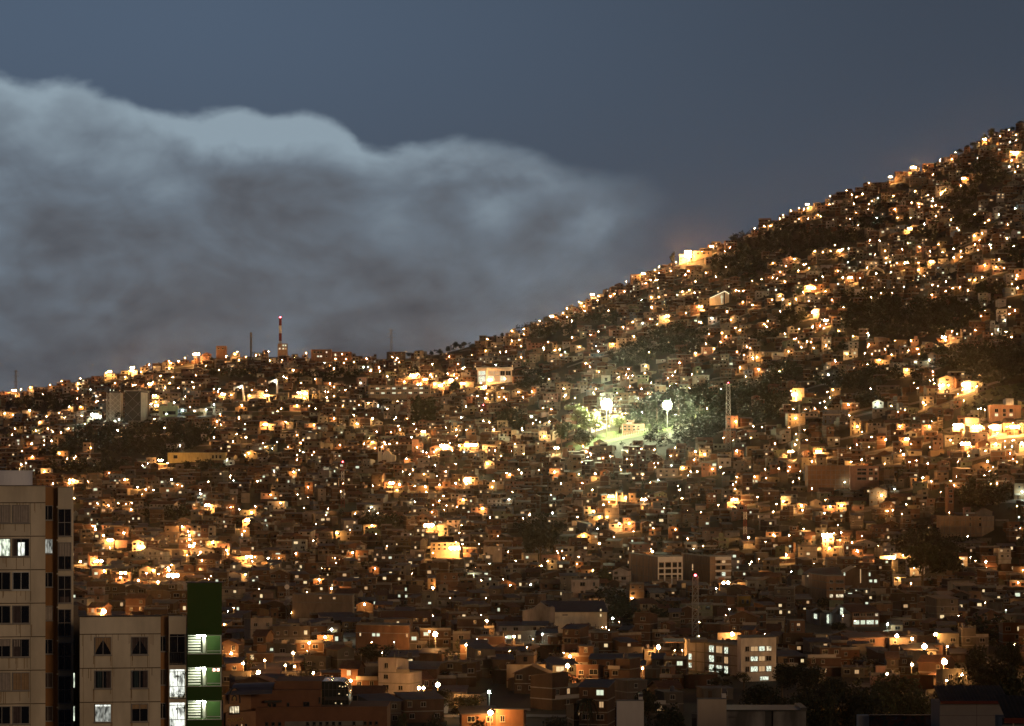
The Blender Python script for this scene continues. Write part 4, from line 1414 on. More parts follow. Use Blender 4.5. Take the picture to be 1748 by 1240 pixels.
f_.panel(mb, 813, 876, 627, 631.5, -.1, 1.2)
f_.panel(mb, 829.8, 832, 631.5, 656, -.1, .5)
mb.build('white_frame', M['white_paint'], e)
grid(f_, e, [(816.5, 829), (833, 843), (844, 853), (854, 862), (863, 872)], [(633, 641), (642, 652)], ['Cmmdd', 'CCmCm'], mull=1, fw=.15)
reserve(813, 874, 627, 654, D - 4, D + 30, 'the white glass hall')
D = at_base(1414, 838)
e, f_ = block('blank_brick_building', 'big blank brick building with concrete grid beside lit terraces', 'building', [(1379, D), (1450, D - 6)], 795, 16, 'house_wall', (.23, .125, .07), bands=(803, 811, 819, 827))
mb = MB(f_.o)
for x in range(1386, 1450, 8):
    f_.panel(mb, x - .3, x + .3, 795, 835, -.02, .05)
mb.build('column', M['concrete'], e)
reserve(1379, 1450, 795, 831, D - 8, D + 18, 'the big blank brick building')
D = at_base(1650, 922)
e, f_ = block('slab_block', 'grey slab block with column grid and rows of dim openings', 'building', [(1606, D + 12), (1676, D), (1697, D + 10)], 882, 14, 'house_wall', TINT['tan'], bands=(889, 900, 911))
mb = MB(f_.o)
for x in range(1612, 1676, 9):
    f_.panel(mb, x - .5, x + .5, 882, 918, -.02, .14)
mb.build('column', M['concrete'], e)
grid(f_, e, [(1655, 1658), (1671, 1675)], [(884, 888), (893, 899)], ['dd', 'dd'], mull=0)
reserve(1606, 1697, 880, 914, D - 2, D + 26, 'the grey slab block')
# twin boxes wrapped in lattice
D = at_base(215, 722)
M['rock_dark'] = mat('dark_cladding', (.035, .035, .032), var=.3, scale=.3)
M['pale_clad'] = mat('pale_cladding', (.40, .40, .34), var=.2, scale=.3)
e, f_ = block('lattice_block', 'pale angular library block with white diagonal lattice and bright floodlight at its foot', 'library', [(182, D + 6), (188, D), (206, D)], 671, 14, 'pale_clad', None)
mb = MB(f_.o)
for y0 in range(671, 722, 9):
    for a, c in (((183, y0), (188, y0 + 8)), ((188, y0), (183, y0 + 8)), ((188, y0), (206, y0 + 17)), ((206, y0), (188, y0 + 17))):
        mb.bar(f_.p(*a, .4), f_.p(*c, .4), .22)
for x in (182, 188, 206):
    mb.bar(f_.p(x, 670, .3), f_.p(x, 722, .3), .3)
mb.build('lattice', M['white_paint'], e)
reserve(182, 207, 671, 716, D - 2, D + 22, 'the lattice library blocks')
e, f_ = block('dark_lattice_block', 'black monolithic library block with faint diagonal lattice and lit right flank', 'library', [(213, D - 8), (240, D - 12), (252, D + 4)], 668, 14, 'rock_dark', None)
mb = MB(f_.o)
for y0 in range(668, 722, 18):
    for a, c in (((214, y0), (239, y0 + 25)), ((239, y0), (214, y0 + 25))):
        mb.bar(f_.p(*a, .2), f_.p(*c, .2), .11)
mb.build('lattice', M['metal'], e)
mb = MB(f_.o)
f_.panel(mb, 212, 254, 666.5, 669.5, -.1, 1.0)
mb.build('roof_edge', M['pale_clad'], e)
mb = MB(f_.o)
f_.panel(mb, 240.5, 252, 670, 720, -.02, .1)  # pale panel stands in for the light falling on this flank
mb.build('painted_lit_flank', M['pale_clad'], e)
reserve(213, 252, 667, 716, D - 14, D + 20)
D = at_base(286, 714)
e, f_ = block('green_lit_building', 'small green-lit building with dark loading opening beside the library', 'building', [(271, D), (303, D - 3)], 693, 10, 'house_wall', TINT['green'])  # green wall tint stands in for greenish lamplight
grid(f_, e, [(278, 283), (285, 300)], [(702, 708)], ['dd'], mull=0)
mb = MB(f_.o)
mb.tint = TINT['green']
f_.panel(mb, 286, 293, 687, 693, -4, 0)
mb.build('roof_room', M['house_wall'], e)
reserve(271, 303, 687, 710, D - 4, D + 12, 'the green-lit building')
D = at_base(335, 792)
e, f_ = block('long_yellow_wall', 'long yellowish school wall lit green at its far end', 'school', [(286, D + 8), (385, D - 5)], 773, 12, 'house_wall', TINT['yellow'])
grid(f_, e, [(296, 303), (362, 365), (368, 371), (374, 378)], [(777, 783)], ['dddd'], mull=0)
reserve(286, 386, 773, 784, D - 6, D + 16, 'the long yellow wall')
# church with a glowing cross
D = at_base(1230, 522)
org = Vector((wx(1230, D), D, ground(1230, D)))
e = thing('church', org, 'small church with sloping roofline and glowing white cross', 'church')
f_ = Face([(1212, D), (1246, D)], org)
mb = MB(org)
gp = [(1213, 521), (1244.5, 521), (1244.5, 502), (1237.5, 497.5), (1212.5, 508.5)]
A = [mb.pt(f_.p(x, y, 0)) for x, y in gp]
B = [mb.pt(f_.p(x, y, -14)) for x, y in gp]
mb.face(A)
mb.face(B[::-1])
for q in range(5):
    mb.face([A[(q + 1) % 5], A[q], B[q], B[(q + 1) % 5]])
mb.build('wall', M['cream'], e)
M['strip_light'] = glow('strip_light', (.95, 1, .72), 1.5, False)
mb = MB(org)
mb.bar(f_.p(1212, 509, .3), f_.p(1237.5, 497.3, .3), .25)
mb.bar(f_.p(1237.5, 497.3, .3), f_.p(1245, 502, .3), .25)
mb.build('roof_light', M['strip_light'], e)
mb = MB(org)
mb.bar(f_.p(1232, 519, .3), f_.p(1232, 504, .3), .32)
mb.bar(f_.p(1229.5, 507.5, .3), f_.p(1234.5, 507.5, .3), .32)
mb.build('cross', M['lit_cool'], e)
mb = MB(org)
f_.panel(mb, 1235.5, 1237.5, 499.5, 520, -.01, .12)
f_.panel(mb, 1244.6, 1250, 502, 521, -12, -.5)
mb.build('dark_panel', M['dark_metal'], e)
reserve(1211, 1248, 497, 519, D - 3, D + 16, 'the church with the glowing cross')
CHURCH_D = D
# bell-tower church
D = at_base(660, 790)
org = Vector((wx(660, D), D, ground(660, D)))
e = thing('church', org, 'pale chapel with square bell tower and stepped gable', 'church')
f_ = Face([(644, D), (676, D)], org)
mb = MB(org)
mb.box(wx(645, D), wx(651.5, D), D, D + 3, org.z - 4, wz(762, D))
mb.build('bell_tower', M['cream'], e)
mb = MB(org)
mb.slab([f_.p(644.3, 762, .3), f_.p(652.2, 762, .3), f_.p(652.2, 762, -3.3), f_.p(644.3, 762, -3.3)], .2)
mb.build('roof', M['tile'], e)
f_.window(e, 646.8, 650, 764.5, 771, 'd', 0, fw=.1)
mb = MB(org)
gp = [(652.5, 790), (675, 790), (675, 778), (668, 776), (664, 770), (657, 770), (652.5, 777)]
A = [mb.pt(f_.p(x, y, .3)) for x, y in gp]
B = [mb.pt(f_.p(x, y, -12)) for x, y in gp]
mb.face(A)
for q in range(len(A)):
    j = (q + 1) % len(A)
    mb.face([A[j], A[q], B[q], B[j]])
mb.build('nave', M['cream'], e)
reserve(644, 676, 762, 784, D - 2, D + 14, 'the bell-tower chapel')
# ridge buildings
for lab, x0, x1, yt, yv, tint, cols, rows, st, ph in (
        ('pale building with bright windows at the foot of the striped mast', 474, 490, 587, 602, TINT['tan'], [(476, 479), (482, 485), (486, 489)], [(588.5, 591.5), (594, 597)], ['.cc', 'ccm'], None),
        ('square dark brick building standing on the ridge crest beside bright lamps', 369, 386, 591, 600, TINT['brown'], [(372, 375), (379, 382)], [(594, 597)], ['dd'], 'the square ridge building'),
        ('broad brown ridge building with a row of lit windows under flat roof', 531, 566, 597, 613, TINT['brown'], [(535, 539), (541, 545), (546, 550), (556, 559)], [(600, 603), (607, 610)], ['dddc', '.ccd'], 'the broad ridge building'),
        ('plain brown ridge house with one lamp above its roof', 567, 600, 601, 613, TINT['brick'], [(571, 574), (580, 584), (590, 594)], [(604, 608)], ['cdd'], None),
        ('dark flat building on the ridge under the grey pylon', 660, 692, 601, 608, TINT['dark'], [(664, 668), (674, 678), (684, 688)], [(603, 606)], ['ddd'], None)):
    D = solve_d((x0 + x1) / 2, yv + 5) or ridge_d(x0) - 20
    e, f_ = block('ridge_building', lab, 'building', [(x0, D), (x1, D)], yt, 9, 'house_wall', tint)
    grid(f_, e, cols, rows, st, mull=0, fw=.12)
    reserve(x0, x1, yt, yv, D - 2, D + 11, ph)
D = ridge_d(1200) - 34
e, f_ = block('ridge_wall_building', 'long low pale building lit blazing white by the skyline floodlight', 'building', [(1183, D), (1215, D)], 429, 9, 'house_wall', TINT['tan'])
grid(f_, e, [(1190, 1193), (1200, 1203), (1208, 1211)], [(431, 434)], ['ddd'], mull=0)
reserve(1183, 1215, 428, 436, D - 2, D + 11)
# the lit bank at the right edge keeps clear of houses
BANK = (solve_d(1690, 699), solve_d(1690, 668))
FOOT.append((1640, 1760, BANK[0], BANK[1]))
# vaulted market shelter
D = at_base(1496, 473)
org = Vector((wx(1496, D), D, ground(1496, D)))
e = thing('vaulted_shelter', org, 'lamp-lit vaulted court roof glowing like a shell', 'shelter')
mb = MB(org)
prev = None
for q in range(13):
    an = math.pi * q / 12
    x, z = wx(1497, D) - math.cos(an) * 6.6, org.z + 1.5 + math.sin(an) * 5.8
    cur_ = ((x, D + 2, z), (x, D + 22, z))
    if prev:
        mb.slab([prev[0], cur_[0], cur_[1], prev[1]], .15)
    prev = cur_
mb.build('vault', M['white_paint'], e)
mb = MB(org)
for s in (-6.5, 6.5):
    for y in (2.2, 12, 21.5):
        mb.bar((wx(1497, D) + s, D + y, org.z - 2), (wx(1497, D) + s, D + y, org.z + 1.6), .2)
mb.build('post', M['metal'], e)
reserve(1485, 1509, 460, 470, D, D + 24, 'the vaulted shelter')
# more measured houses: name, label, x0, x1, ytop, yvis, ybase, tint, cols, rows, styles, landmark phrase
for nm, lab, x0, x1, yt, yv, yb, tint, cols, rows, st, ph in (
        ('white_house', 'low white flat-roofed house with two dark windows on a dark wall', 976, 1023, 990, 1003, 1032, (.48, .40, .32), [(979, 981), (990, 999), (1012, 1016)], [(994, 1001)], ['ddd'], 'the low white house'),
        ('pink_school', 'pinkish school behind the floodlit pitch with two rows of windows', 1063, 1100, 724, 736, 742, TINT['pink'], [(1065, 1069), (1072, 1076), (1080, 1084), (1088, 1092)], [(727, 730), (732, 735)], ['dddd', 'dddd'], 'the pink school'),
        ('yellow_house', 'dark yellow painted house standing in the dim lower town', 1262, 1281, 1018, 1038, 1046, (.42, .26, .05), [(1266, 1270), (1274, 1278)], [(1024, 1030)], ['dd'], 'the yellow house'),
        ('terrace_house', 'pale two-storey house with barred balcony windows at the right edge', 1690, 1743, 692, 712, 722, TINT['pink'], [(1698, 1704), (1712, 1717), (1723, 1729)], [(698, 704), (706, 711)], ['ddd', 'cdw'], 'the pale right-edge house'),
        ('bright_wall_house', 'plain bright blank-walled house with flat roof in a dark yard', 825, 857, 934, 943, 962, TINT['cream'], [(850, 853)], [(937, 940)], ['m'], 'the bright blank house'),
        ('chapel', 'little white chapel front glowing under a street lamp', 1027, 1042, 641, 652, 655, TINT['white'], [(1032, 1037)], [(645, 651)], ['d'], 'the little white chapel'),
        ('stepped_brick_house', 'tall brick house with ornate bay windows right of the grey concrete frame', 1348, 1374, 1060, 1078, 1086, TINT['brick'], [(1351, 1355), (1360, 1366)], [(1064, 1069), (1072, 1077)], ['dm', 'dd'], None),
        ('terraced_flats', 'brightly lit pale terraced flats stepping up beside the blank brick building', 1453, 1500, 796, 824, 836, TINT['pink'], [(1463, 1479), (1483, 1490), (1493, 1498)], [(800, 804), (806, 811), (815, 820)], ['ddm', 'ddd', 'dmd'], 'the lit terraced flats'),
        ('white_cube_house', 'stepped white cube house with two dark openings', 1227, 1248, 782, 796, 800, TINT['white'], [(1231, 1235), (1240, 1244)], [(788, 792)], ['dd'], 'the white cube house'),
        ('long_lit_house', 'long cream house with lit ground floor and square upper windows', 1122, 1158, 800, 815, 818, TINT['cream'], [(1126, 1130), (1136, 1140), (1148, 1152)], [(803, 806), (810, 813)], ['ddd', 'wdw'], 'the long lit house'),
        ('narrow_brick_house', 'narrow tall brick house with dark bays at the edge of the square', 1618, 1628, 832, 862, 880, TINT['brick'], [(1620, 1626)], [(836, 841), (845, 850), (854, 859)], ['d', 'd', 'd'], 'the narrow brick house'),
        ('white_gabled_house', 'small white house with a blue-lit wall and round doorway near the brick tower', 752, 764, 1198, 1214, 1222, TINT['white'], [(756, 760)], [(1203, 1208)], ['d'], 'the small white house')):
    D = at_base((x0 + x1) / 2, yb)
    e, f_ = block(nm, lab, 'chapel' if nm == 'chapel' else ('school' if 'school' in nm else 'house'), [(x0, D), (x1, D)], yt, 9, 'house_wall', tint)
    grid(f_, e, cols, rows, st, mull=1, fw=.1)
    reserve(x0, x1, yt, yv, D - 2, D + 11, ph)


# ------------------------------------------------------------------ masts and pylons
def mast(name, label, cat, x, ytop, ybase, wpx0, wpx1, banded=False, D=None, dishes=(), beacon=None, vis=None, cross=(), solid=False):
    D = D or at_base(x, ybase)
    g = ground(x, D)
    org = Vector((wx(x, D), D, g))
    e = thing(name, org, label, cat)
    H = wz(ytop, D) - g
    r0, r1 = wpx0 / 2 * D / F, wpx1 / 2 * D / F
    n = 10 if H < 40 else 14
    mb = MB()
    bt = max(.09, r0 * .13)
    for k in range(n):
        t0, t1 = k / n, (k + 1) / n
        z0, z1, a, c = H * t0, H * t1, lerp(r0, r1, t0), lerp(r0, r1, t1)
        m = (k // 2) % 2 if banded else 0
        for sx, sy in ((-1, -1), (1, -1), (1, 1), (-1, 1)):
            mb.bar((sx * a, sy * a, z0 - (3 if k == 0 else 0)), (sx * c, sy * c, z1), bt, m)
        for i in range(4):
            s = ((-1, -1), (1, -1), (1, 1), (-1, 1))
            p, q = s[i], s[(i + 1) % 4]
            mb.bar((p[0] * a, p[1] * a, z0), (q[0] * c, q[1] * c, z1), bt * .6, m)
            mb.bar((q[0] * a, q[1] * a, z0), (p[0] * c, p[1] * c, z1), bt * .6, m)
            mb.bar((p[0] * c, p[1] * c, z1), (q[0] * c, q[1] * c, z1), bt * .6, m)
        if solid:
            mb.box(-a * .8, a * .8, -a * .8, a * .8, z0, z1, m)
    mb.build('lattice', [M['red_paint'] if banded else M['metal'], M['white_paint']], e)
    for dy, dr, sx in dishes:
        mb = MB()
        z = H - (dy - ytop) * D / F
        mb.cyl((0, 0), dr, 0, .3, 0, 12)
        o = mb.build('dish', M['white_paint'], e)
        o.location = (sx * r0, -r0 - .2, z)
        o.rotation_euler = (math.radians(90), 0, 0)
    if beacon:
        mb = MB()
        mb.ball((0, 0, H + .5), beacon, 0)
        mb.build('beacon', M['lamp_r'], e)
    for frac, wd in cross:
        mb = MB()
        mb.bar((-wd, 0, H * frac), (wd, 0, H * frac), .12)
        mb.bar((-wd, 0, H * frac), (0, 0, H * frac + wd * .4), .08)
        mb.bar((wd, 0, H * frac), (0, 0, H * frac + wd * .4), .08)
        mb.build('crossarm', M['metal'], e)
    reserve(x - wpx0 / 2, x + wpx0 / 2, ytop, vis or ybase, D - 2, D + 2, None)
    LMK.append((cat_phrase[label], x, (ytop + (vis or ybase)) / 2))
    return e


cat_phrase = {}


def M_(phrase, label, *a, **k):
    cat_phrase[label] = phrase
    return mast('lattice_mast' if 'pylon' not in label else 'pylon', label, 'mast' if 'pylon' not in label else 'pylon', *a, **k)


M_('the red-lit lattice mast', 'dark lattice telecom mast with red light on its tip', 1187, 985, 1100, 11, 9, D=905, beacon=.35, vis=1085)
M_('the dish-hung mast', 'slim lattice mast hung with pale dishes in the lower town', 491, 993, 1062, 5.5, 4.5, D=1035, dishes=((1002, .9, -.3), (1025, 1.0, .5), (1030, .8, -1.0)), vis=1058)
M_('the red and white mast', 'red and white banded lattice mast with red lights among houses', 585, 790, 869, 6, 3.6, True, beacon=.4, vis=866)
M_('the tall dark mast', 'tall dark square lattice mast beside the wooded park', 1243, 655, 772, 8, 6, vis=768, beacon=.3, solid=False)
M_('the banded dark mast', 'faded red banded lattice mast in the middle of the dark town', 1272, 862, 926, 5.5, 4.5, True, vis=921)
M_('the thin ridge-road pole', 'tall thin dark pole rising past a bright lamp', 1364.5, 680, 780, 2.6, 1.8, vis=776)
M_('the striped ridge mast', 'red and white striped chimney-like mast on the ridge with red top light', 478.5, 543, 603, 4.6, 3.8, True, D=2590, beacon=.7, vis=588, solid=True)
M_('the small ridge mast', 'short dark antenna mast on the ridge left of the striped one', 428.5, 568, 600, 2.6, 3.2, D=2600, vis=594, solid=True)
M_('the grey ridge pylon', 'grey pylon with stub crossarms faint against the clouds', 668, 563, 606, 4, 2.2, D=2610, cross=((.72, 4), (.86, 4), (.97, 3)), vis=603)
M_('the far left pylon', 'dark pylon above the far left end of the ridge', 27, 632, 672, 4.5, 2.0, D=2600, cross=((.70, 3.4), (.84, 3.4), (.96, 2.6)), vis=664)
M_('the park-edge mast', 'faint banded lattice mast in front of dark trees', 698, 672, 728, 4.2, 3.4, True, vis=722)


def cable_tower(label, x, ytop, ybase, phrase, lean):
    D = at_base(x, ybase)
    g = ground(x, D)
    e = thing('cable_car_tower', (wx(x, D), D, g), label, 'cable car tower')
    H = wz(ytop, D) - g
    mb = MB()
    mb.bar((lean, 0, -3), (0, 0, H), 1.0, sides=10, r2=.7)
    mb.build('column', M['white_paint'], e)
    mb = MB()
    mb.bar((-6.5, 0, H - 2.2), (0, 0, H), .7, sides=6, r2=.9)
    mb.bar((-6.5, -.6, H - 3.2), (-6.5, .6, H - 1.6), .8, sides=6)
    mb.build('arm', M['white_paint'], e)
    mb = MB()
    mb.ball((-1.5, -1.6, H - 1.6), .35)
    mb.build('lamp', M['lamp_w'], e)
    reserve(x - 8, x + 3, ytop, ybase - 5, D - 2, D + 2)
    LMK.append((phrase, x, (ytop + ybase) / 2))


cable_tower('white leaning cable car tower with arm, lower and nearer the library', 414, 658, 686, 'the lower cable car tower', 1.6)
cable_tower('white upright cable car tower with arm above the lit terraces', 473, 648, 672, 'the upper cable car tower', 0)


# ------------------------------------------------------------------ floodlights
def floodlight(label, x, y, ybase, cols, rows, pitch, m, r, phrase, D=None, light_block=False):
    D = D or at_base(x, ybase)
    g = ground(x, D)
    e = thing('floodlight_mast', (wx(x, D), D, g), label, 'floodlight')
    H = wz(y, D) - g
    mb = MB()
    mb.bar((0, 0, -3), (0, 0, H - rows * pitch / 2), .35, sides=8, r2=.22)
    mb.build('pole', M['white_paint'], e)
    mb = MB()
    w, h = cols * pitch / 2, rows * pitch / 2
    for k in range(rows + 1):
        z = H - h + k * pitch
        mb.bar((-w, .25, z), (w, .25, z), .08)
    for k in range(cols + 1):
        mb.bar((-w + k * pitch, .25, H - h), (-w + k * pitch, .25, H + h), .08)
    if light_block:
        mb.ball((0, w + 1.8, H), w + .3, 1, seg=14, rings=8)  # unseen black ball added to keep light off the trees behind
    mb.build('rack', [M['metal'], M['black_roof']], e)
    for i in range(cols):
        for j in range(rows):
            if cols > 3 and i in (0, cols - 1) and j in (0, rows - 1):
                continue
            mb = MB()
            mb.ball((-w + (i + .5) * pitch, 0, H - h + (j + .5) * pitch), r, 0, seg=8, rings=5)
            mb.build('lamp', M[m], e)
    reserve(x - 6, x + 6, y - 6, ybase, D - 2, D + 2)
    LMK.append((phrase, x, y))
    return D


FL1 = floodlight('tall floodlight mast with dazzling greenish lamps beside the pale lit eucalyptus', 1035.5, 690, 748, 4, 4, 1.75, 'lamp_g', .78, 'the tall floodlight')
KEEP.append((962, 1082, 750, FL1 - 28))
FOOT.append((960, 1102, FL1 - 27, FL1 + 22))
FL2 = floodlight('second dazzling greenish floodlight mast in front of the dark park trees', 1139, 692, 738, 4, 4, 1.45, 'lamp_g', .62, 'the park floodlight', light_block=True)
FL3 = floodlight('huge orange-white floodlight on the skyline of the hill', 1174.5, 434, 452, 3, 3, 2.0, 'lamp_o', .95, 'the skyline floodlight')
# ------------------------------------------------------------------ street lamps: place each in the world
def lamp_r(s, D):
    return {1: .25, 2: .35, 3: .56, 4: .80}[s] * (1.0 if D > 1100 else .85)


placed = []
seen_l = set()
for x, y, s, k in LAMPS:
    key = (round(x / 3), round(y / 3))
    if key in seen_l:
        continue
    seen_l.add(key)
    hgt = 5.0 + (s - 1) * .5
    D = solve_d(x, y, hgt)
    if D is None or D > ridge_d(x) - 24:
        D = ridge_d(x) - 24 - rnd.uniform(0, 14)
    g = ground(x, D)
    h = min(7.5 if s < 4 else 14, max(4.0, wz(y, D) - g))
    placed.append(dict(x=x, y=y, s=s, k=k, D=D, g=g, h=h))
    KEEP.append((x - 1.6, x + 1.6, y + 3, D))
    pxm = F / D
    FOOT.append((x - 1.2 * pxm, x + 1.2 * pxm, D - 3.5, D + 1.5))

# ------------------------------------------------------------------ houses
KA = np.array(KEEP)
FA = np.array(FOOT)
LA = np.array([(l['x'], l['D']) for l in placed])


def blocked(x0, x1, ytop, D):
    return bool(((KA[:, 3] > D + 1.5) & (KA[:, 0] < x1) & (KA[:, 1] > x0) & (KA[:, 2] > ytop)).any())


def footed(x0, x1, d0, d1):
    return bool(((FA[:, 0] < x1) & (FA[:, 1] > x0) & (FA[:, 2] < d1) & (FA[:, 3] > d0)).any())


WALLS = [('bare brick', (.165, .082, .045), 34), ('brown brick', (.11, .062, .04), 22), ('grey block', (.16, .14, .115), 12), ('cream', (.42, .35, .25), 13), ('white', (.56, .51, .43), 10),
         ('pink', (.38, .22, .16), 4), ('tan', (.30, .21, .13), 10), ('pale green', (.28, .32, .21), 2), ('faded blue', (.20, .25, .30), 2)]
WCH = [w[0] for w in WALLS for _ in range(w[2])]
WD = {w[0]: w[1] for w in WALLS}
ROOFW = ['flat'] * 5 + ['tin'] * 6 + ['gable'] * 3
ST = 2.5


def make_spec(px, D, flat):
    r = rnd.random()
    w = rnd.uniform(4.6, 8.2) if r < .82 else (rnd.uniform(8.2, 12) if r < .97 else rnd.uniform(12, 17))
    n = rnd.choices((1, 2, 3, 4), (.36, .46, .15, .03) if flat else (.38, .48, .13, .01))[0]
    wall = rnd.choice(WCH)
    if D < 1100 and rnd.random() < (.85 if D < 850 else .45):
        wall = rnd.choice(('bare brick', 'brown brick', 'grey block'))
    t = WD[wall]
    k = rnd.uniform(.75, 1.2)  # wall colour is dimmed below so houses away from lamps look unlit
    return dict(w=w, d=rnd.uniform(6, 9.5), n=n, wall=wall, tint=tuple(min(.7, c * .62 * k * rnd.uniform(.95, 1.05)) for c in t), roof=rnd.choice(ROOFW),
                part=rnd.random() if (n > 1 and rnd.random() < .42) else None, side=rnd.choice((-1, 1)), slope=rnd.choice((-1, 1)), gdir=rnd.choice('xy'),
                lit=rnd.random(), balc=n > 1 and rnd.random() < .3, yaw=math.radians(rnd.gauss(0, 13)), seed=rnd.randrange(1 << 30), D=D, px=px)


cands = []
# first the houses that stand right behind each lamp, along its lane
for l in placed:
    x, D, sc = l['x'], l['D'], F / l['D']
    if D > ridge_d(x) - 8 or in_woods(x, l['y'] + 6 * sc, .8):
        continue
    k = {1: 2, 2: 3, 3: 3, 4: 4}[l['s']]
    pos = x + rnd.uniform(-3, 3) * sc
    for q in range(k):
        s = make_spec(x, D, D < 1350)
        if rnd.random() < (.5 if D > 900 else .15):
            s['wall'] = rnd.choice(('cream', 'white', 'pink', 'tan', 'bare brick'))
            kk = rnd.uniform(.75, 1.15)
            s['tint'] = tuple(min(.7, c * kk) for c in WD[s['wall']])  # undimmed wall colour beside a lamp strengthens its pool of light
        s['w'] = min(s['w'], 11)
        s['yaw'] *= .6
        Dh = D + rnd.uniform(1.7, 2.7) + s['d'] / 2
        wp = s['w'] * F / Dh
        xc = pos if q == 0 else pos + (-1 if q % 2 else 1) * (wp * .98 * ((q + 1) // 2) + (1.2 * sc if q > 1 else 0))
        if Dh > ridge_d(xc) - 3:
            continue
        if footed(xc - wp / 2, xc + wp / 2, Dh - s['d'] / 2, Dh + s['d'] / 2):
            continue
        g = ground(xc, Dh)
        bx, by = proj(wx(xc, Dh), Dh, g)
        for n in range(max(2, s['n']) if rnd.random() < .8 else 1, 0, -1):
            if not blocked(xc - wp / 2 - .5, xc + wp / 2 + .5, by - (n * ST + .9) * F / (Dh - 4), Dh):
                break
        else:
            continue
        if n != s['n']:
            s['n'], s['part'] = n, None
            s['balc'] = s['balc'] and n > 1
        s['yaw'] = s['yaw']
        s.update(x=wx(xc, Dh), g=min(g, gz(wx(xc, Dh), Dh - 4)), px=xc, wp=wp, ytop=by - n * ST * F / Dh, by=by, D=Dh)
        cands.append(s)
        FA = np.vstack([FA, [[xc - wp / 2, xc + wp / 2, Dh - s['d'] / 2, Dh + s['d'] / 2]]])
print('COMPANIONS', len(cands))
D = 585.0
row = 0
while D < 3050:
    flat = D < 1350
    x = -170.0
    ph = rnd.uniform(0, 50)
    while x < 1930:
        Dh = D + 16 * noise.noise(Vector((x / 210 + ph * .02, D * .011, 0))) + rnd.uniform(-2.5, 2.5)
        s = make_spec(x, Dh, flat)
        wp = s['w'] * F / Dh
        xc = x + wp / 2
        x += wp * rnd.uniform(1.0, 1.14) + (rnd.uniform(3, 9) * F / Dh if rnd.random() < .16 else 0)
        if Dh > ridge_d(xc) - 4:
            continue
        dens = .80 if flat else .74 + .35 * noise.noise(Vector((xc / 90, Dh / 70, 5)))
        if rnd.random() > dens:
            continue
        g = ground(xc, Dh)
        bx, by = proj(wx(xc, Dh), Dh, g)
        mid = by - 4 * F / Dh
        if in_woods(xc, mid) and rnd.random() < .96:
            continue
        if xc > 660 and by > 1178 and rnd.random() < .55:
            continue
        if footed(xc - wp / 2, xc + wp / 2, Dh - s['d'] / 2 - 1, Dh + s['d'] / 2 + 1):
            continue
        n0 = s['n']
        ok = False
        for n in range(n0, 0, -1):
            ytop = by - (n * ST + .9) * F / (Dh - 4)
            if not blocked(xc - wp / 2 - .5, xc + wp / 2 + .5, ytop, Dh):
                ok = True
                break
        if not ok:
            continue
        if n != n0:
            s['n'], s['part'] = n, None
            s['balc'] = s['balc'] and n > 1
        s.update(x=wx(xc, Dh), g=min(g, gz(wx(xc, Dh), Dh - 4)), px=xc, wp=wp, ytop=by - n * ST * F / Dh, by=by)
        cands.append(s)
    row += 1
    D += rnd.uniform(10.5, 13.5) + (9 if row % 3 == 0 else 0)
    if D > 1400:
        D += 1.5

# which show, and how much: paint from near to far at half size
vis = np.zeros((620, 874), dtype=bool)
vis[410:, :64] = True
vis[525:, :188] = True
vis[498:, 160:188] = True
vis[583:, 188:330] = True
cands.sort(key=lambda s: s['D'])
for s in cands:
    x0, x1 = int(max(0, (s['px'] - s['wp'] / 2) / 2)), int(min(874, math.ceil((s['px'] + s['wp'] / 2) / 2)))
    y0, y1 = int(max(0, s['ytop'] / 2)), int(min(620, math.ceil(s['by'] / 2 + 1)))
    if x1 <= x0 or y1 <= y0:
        s['seen'] = 0
        continue
    a = vis[y0:y1, x0:x1]
    s['seen'] = int((~a).sum())
    a[:] = True
n_all = len(cands)
order = sorted(cands, key=lambda s: -s['seen'])
things_h = order[:298]
thing_ids = set(id(s) for s in things_h)
rest_h = [s for s in cands if id(s) not in thing_ids and (s['seen'] > 0 or (s['px'] < 0 or s['px'] > 1748) or rnd.random() < .25)]


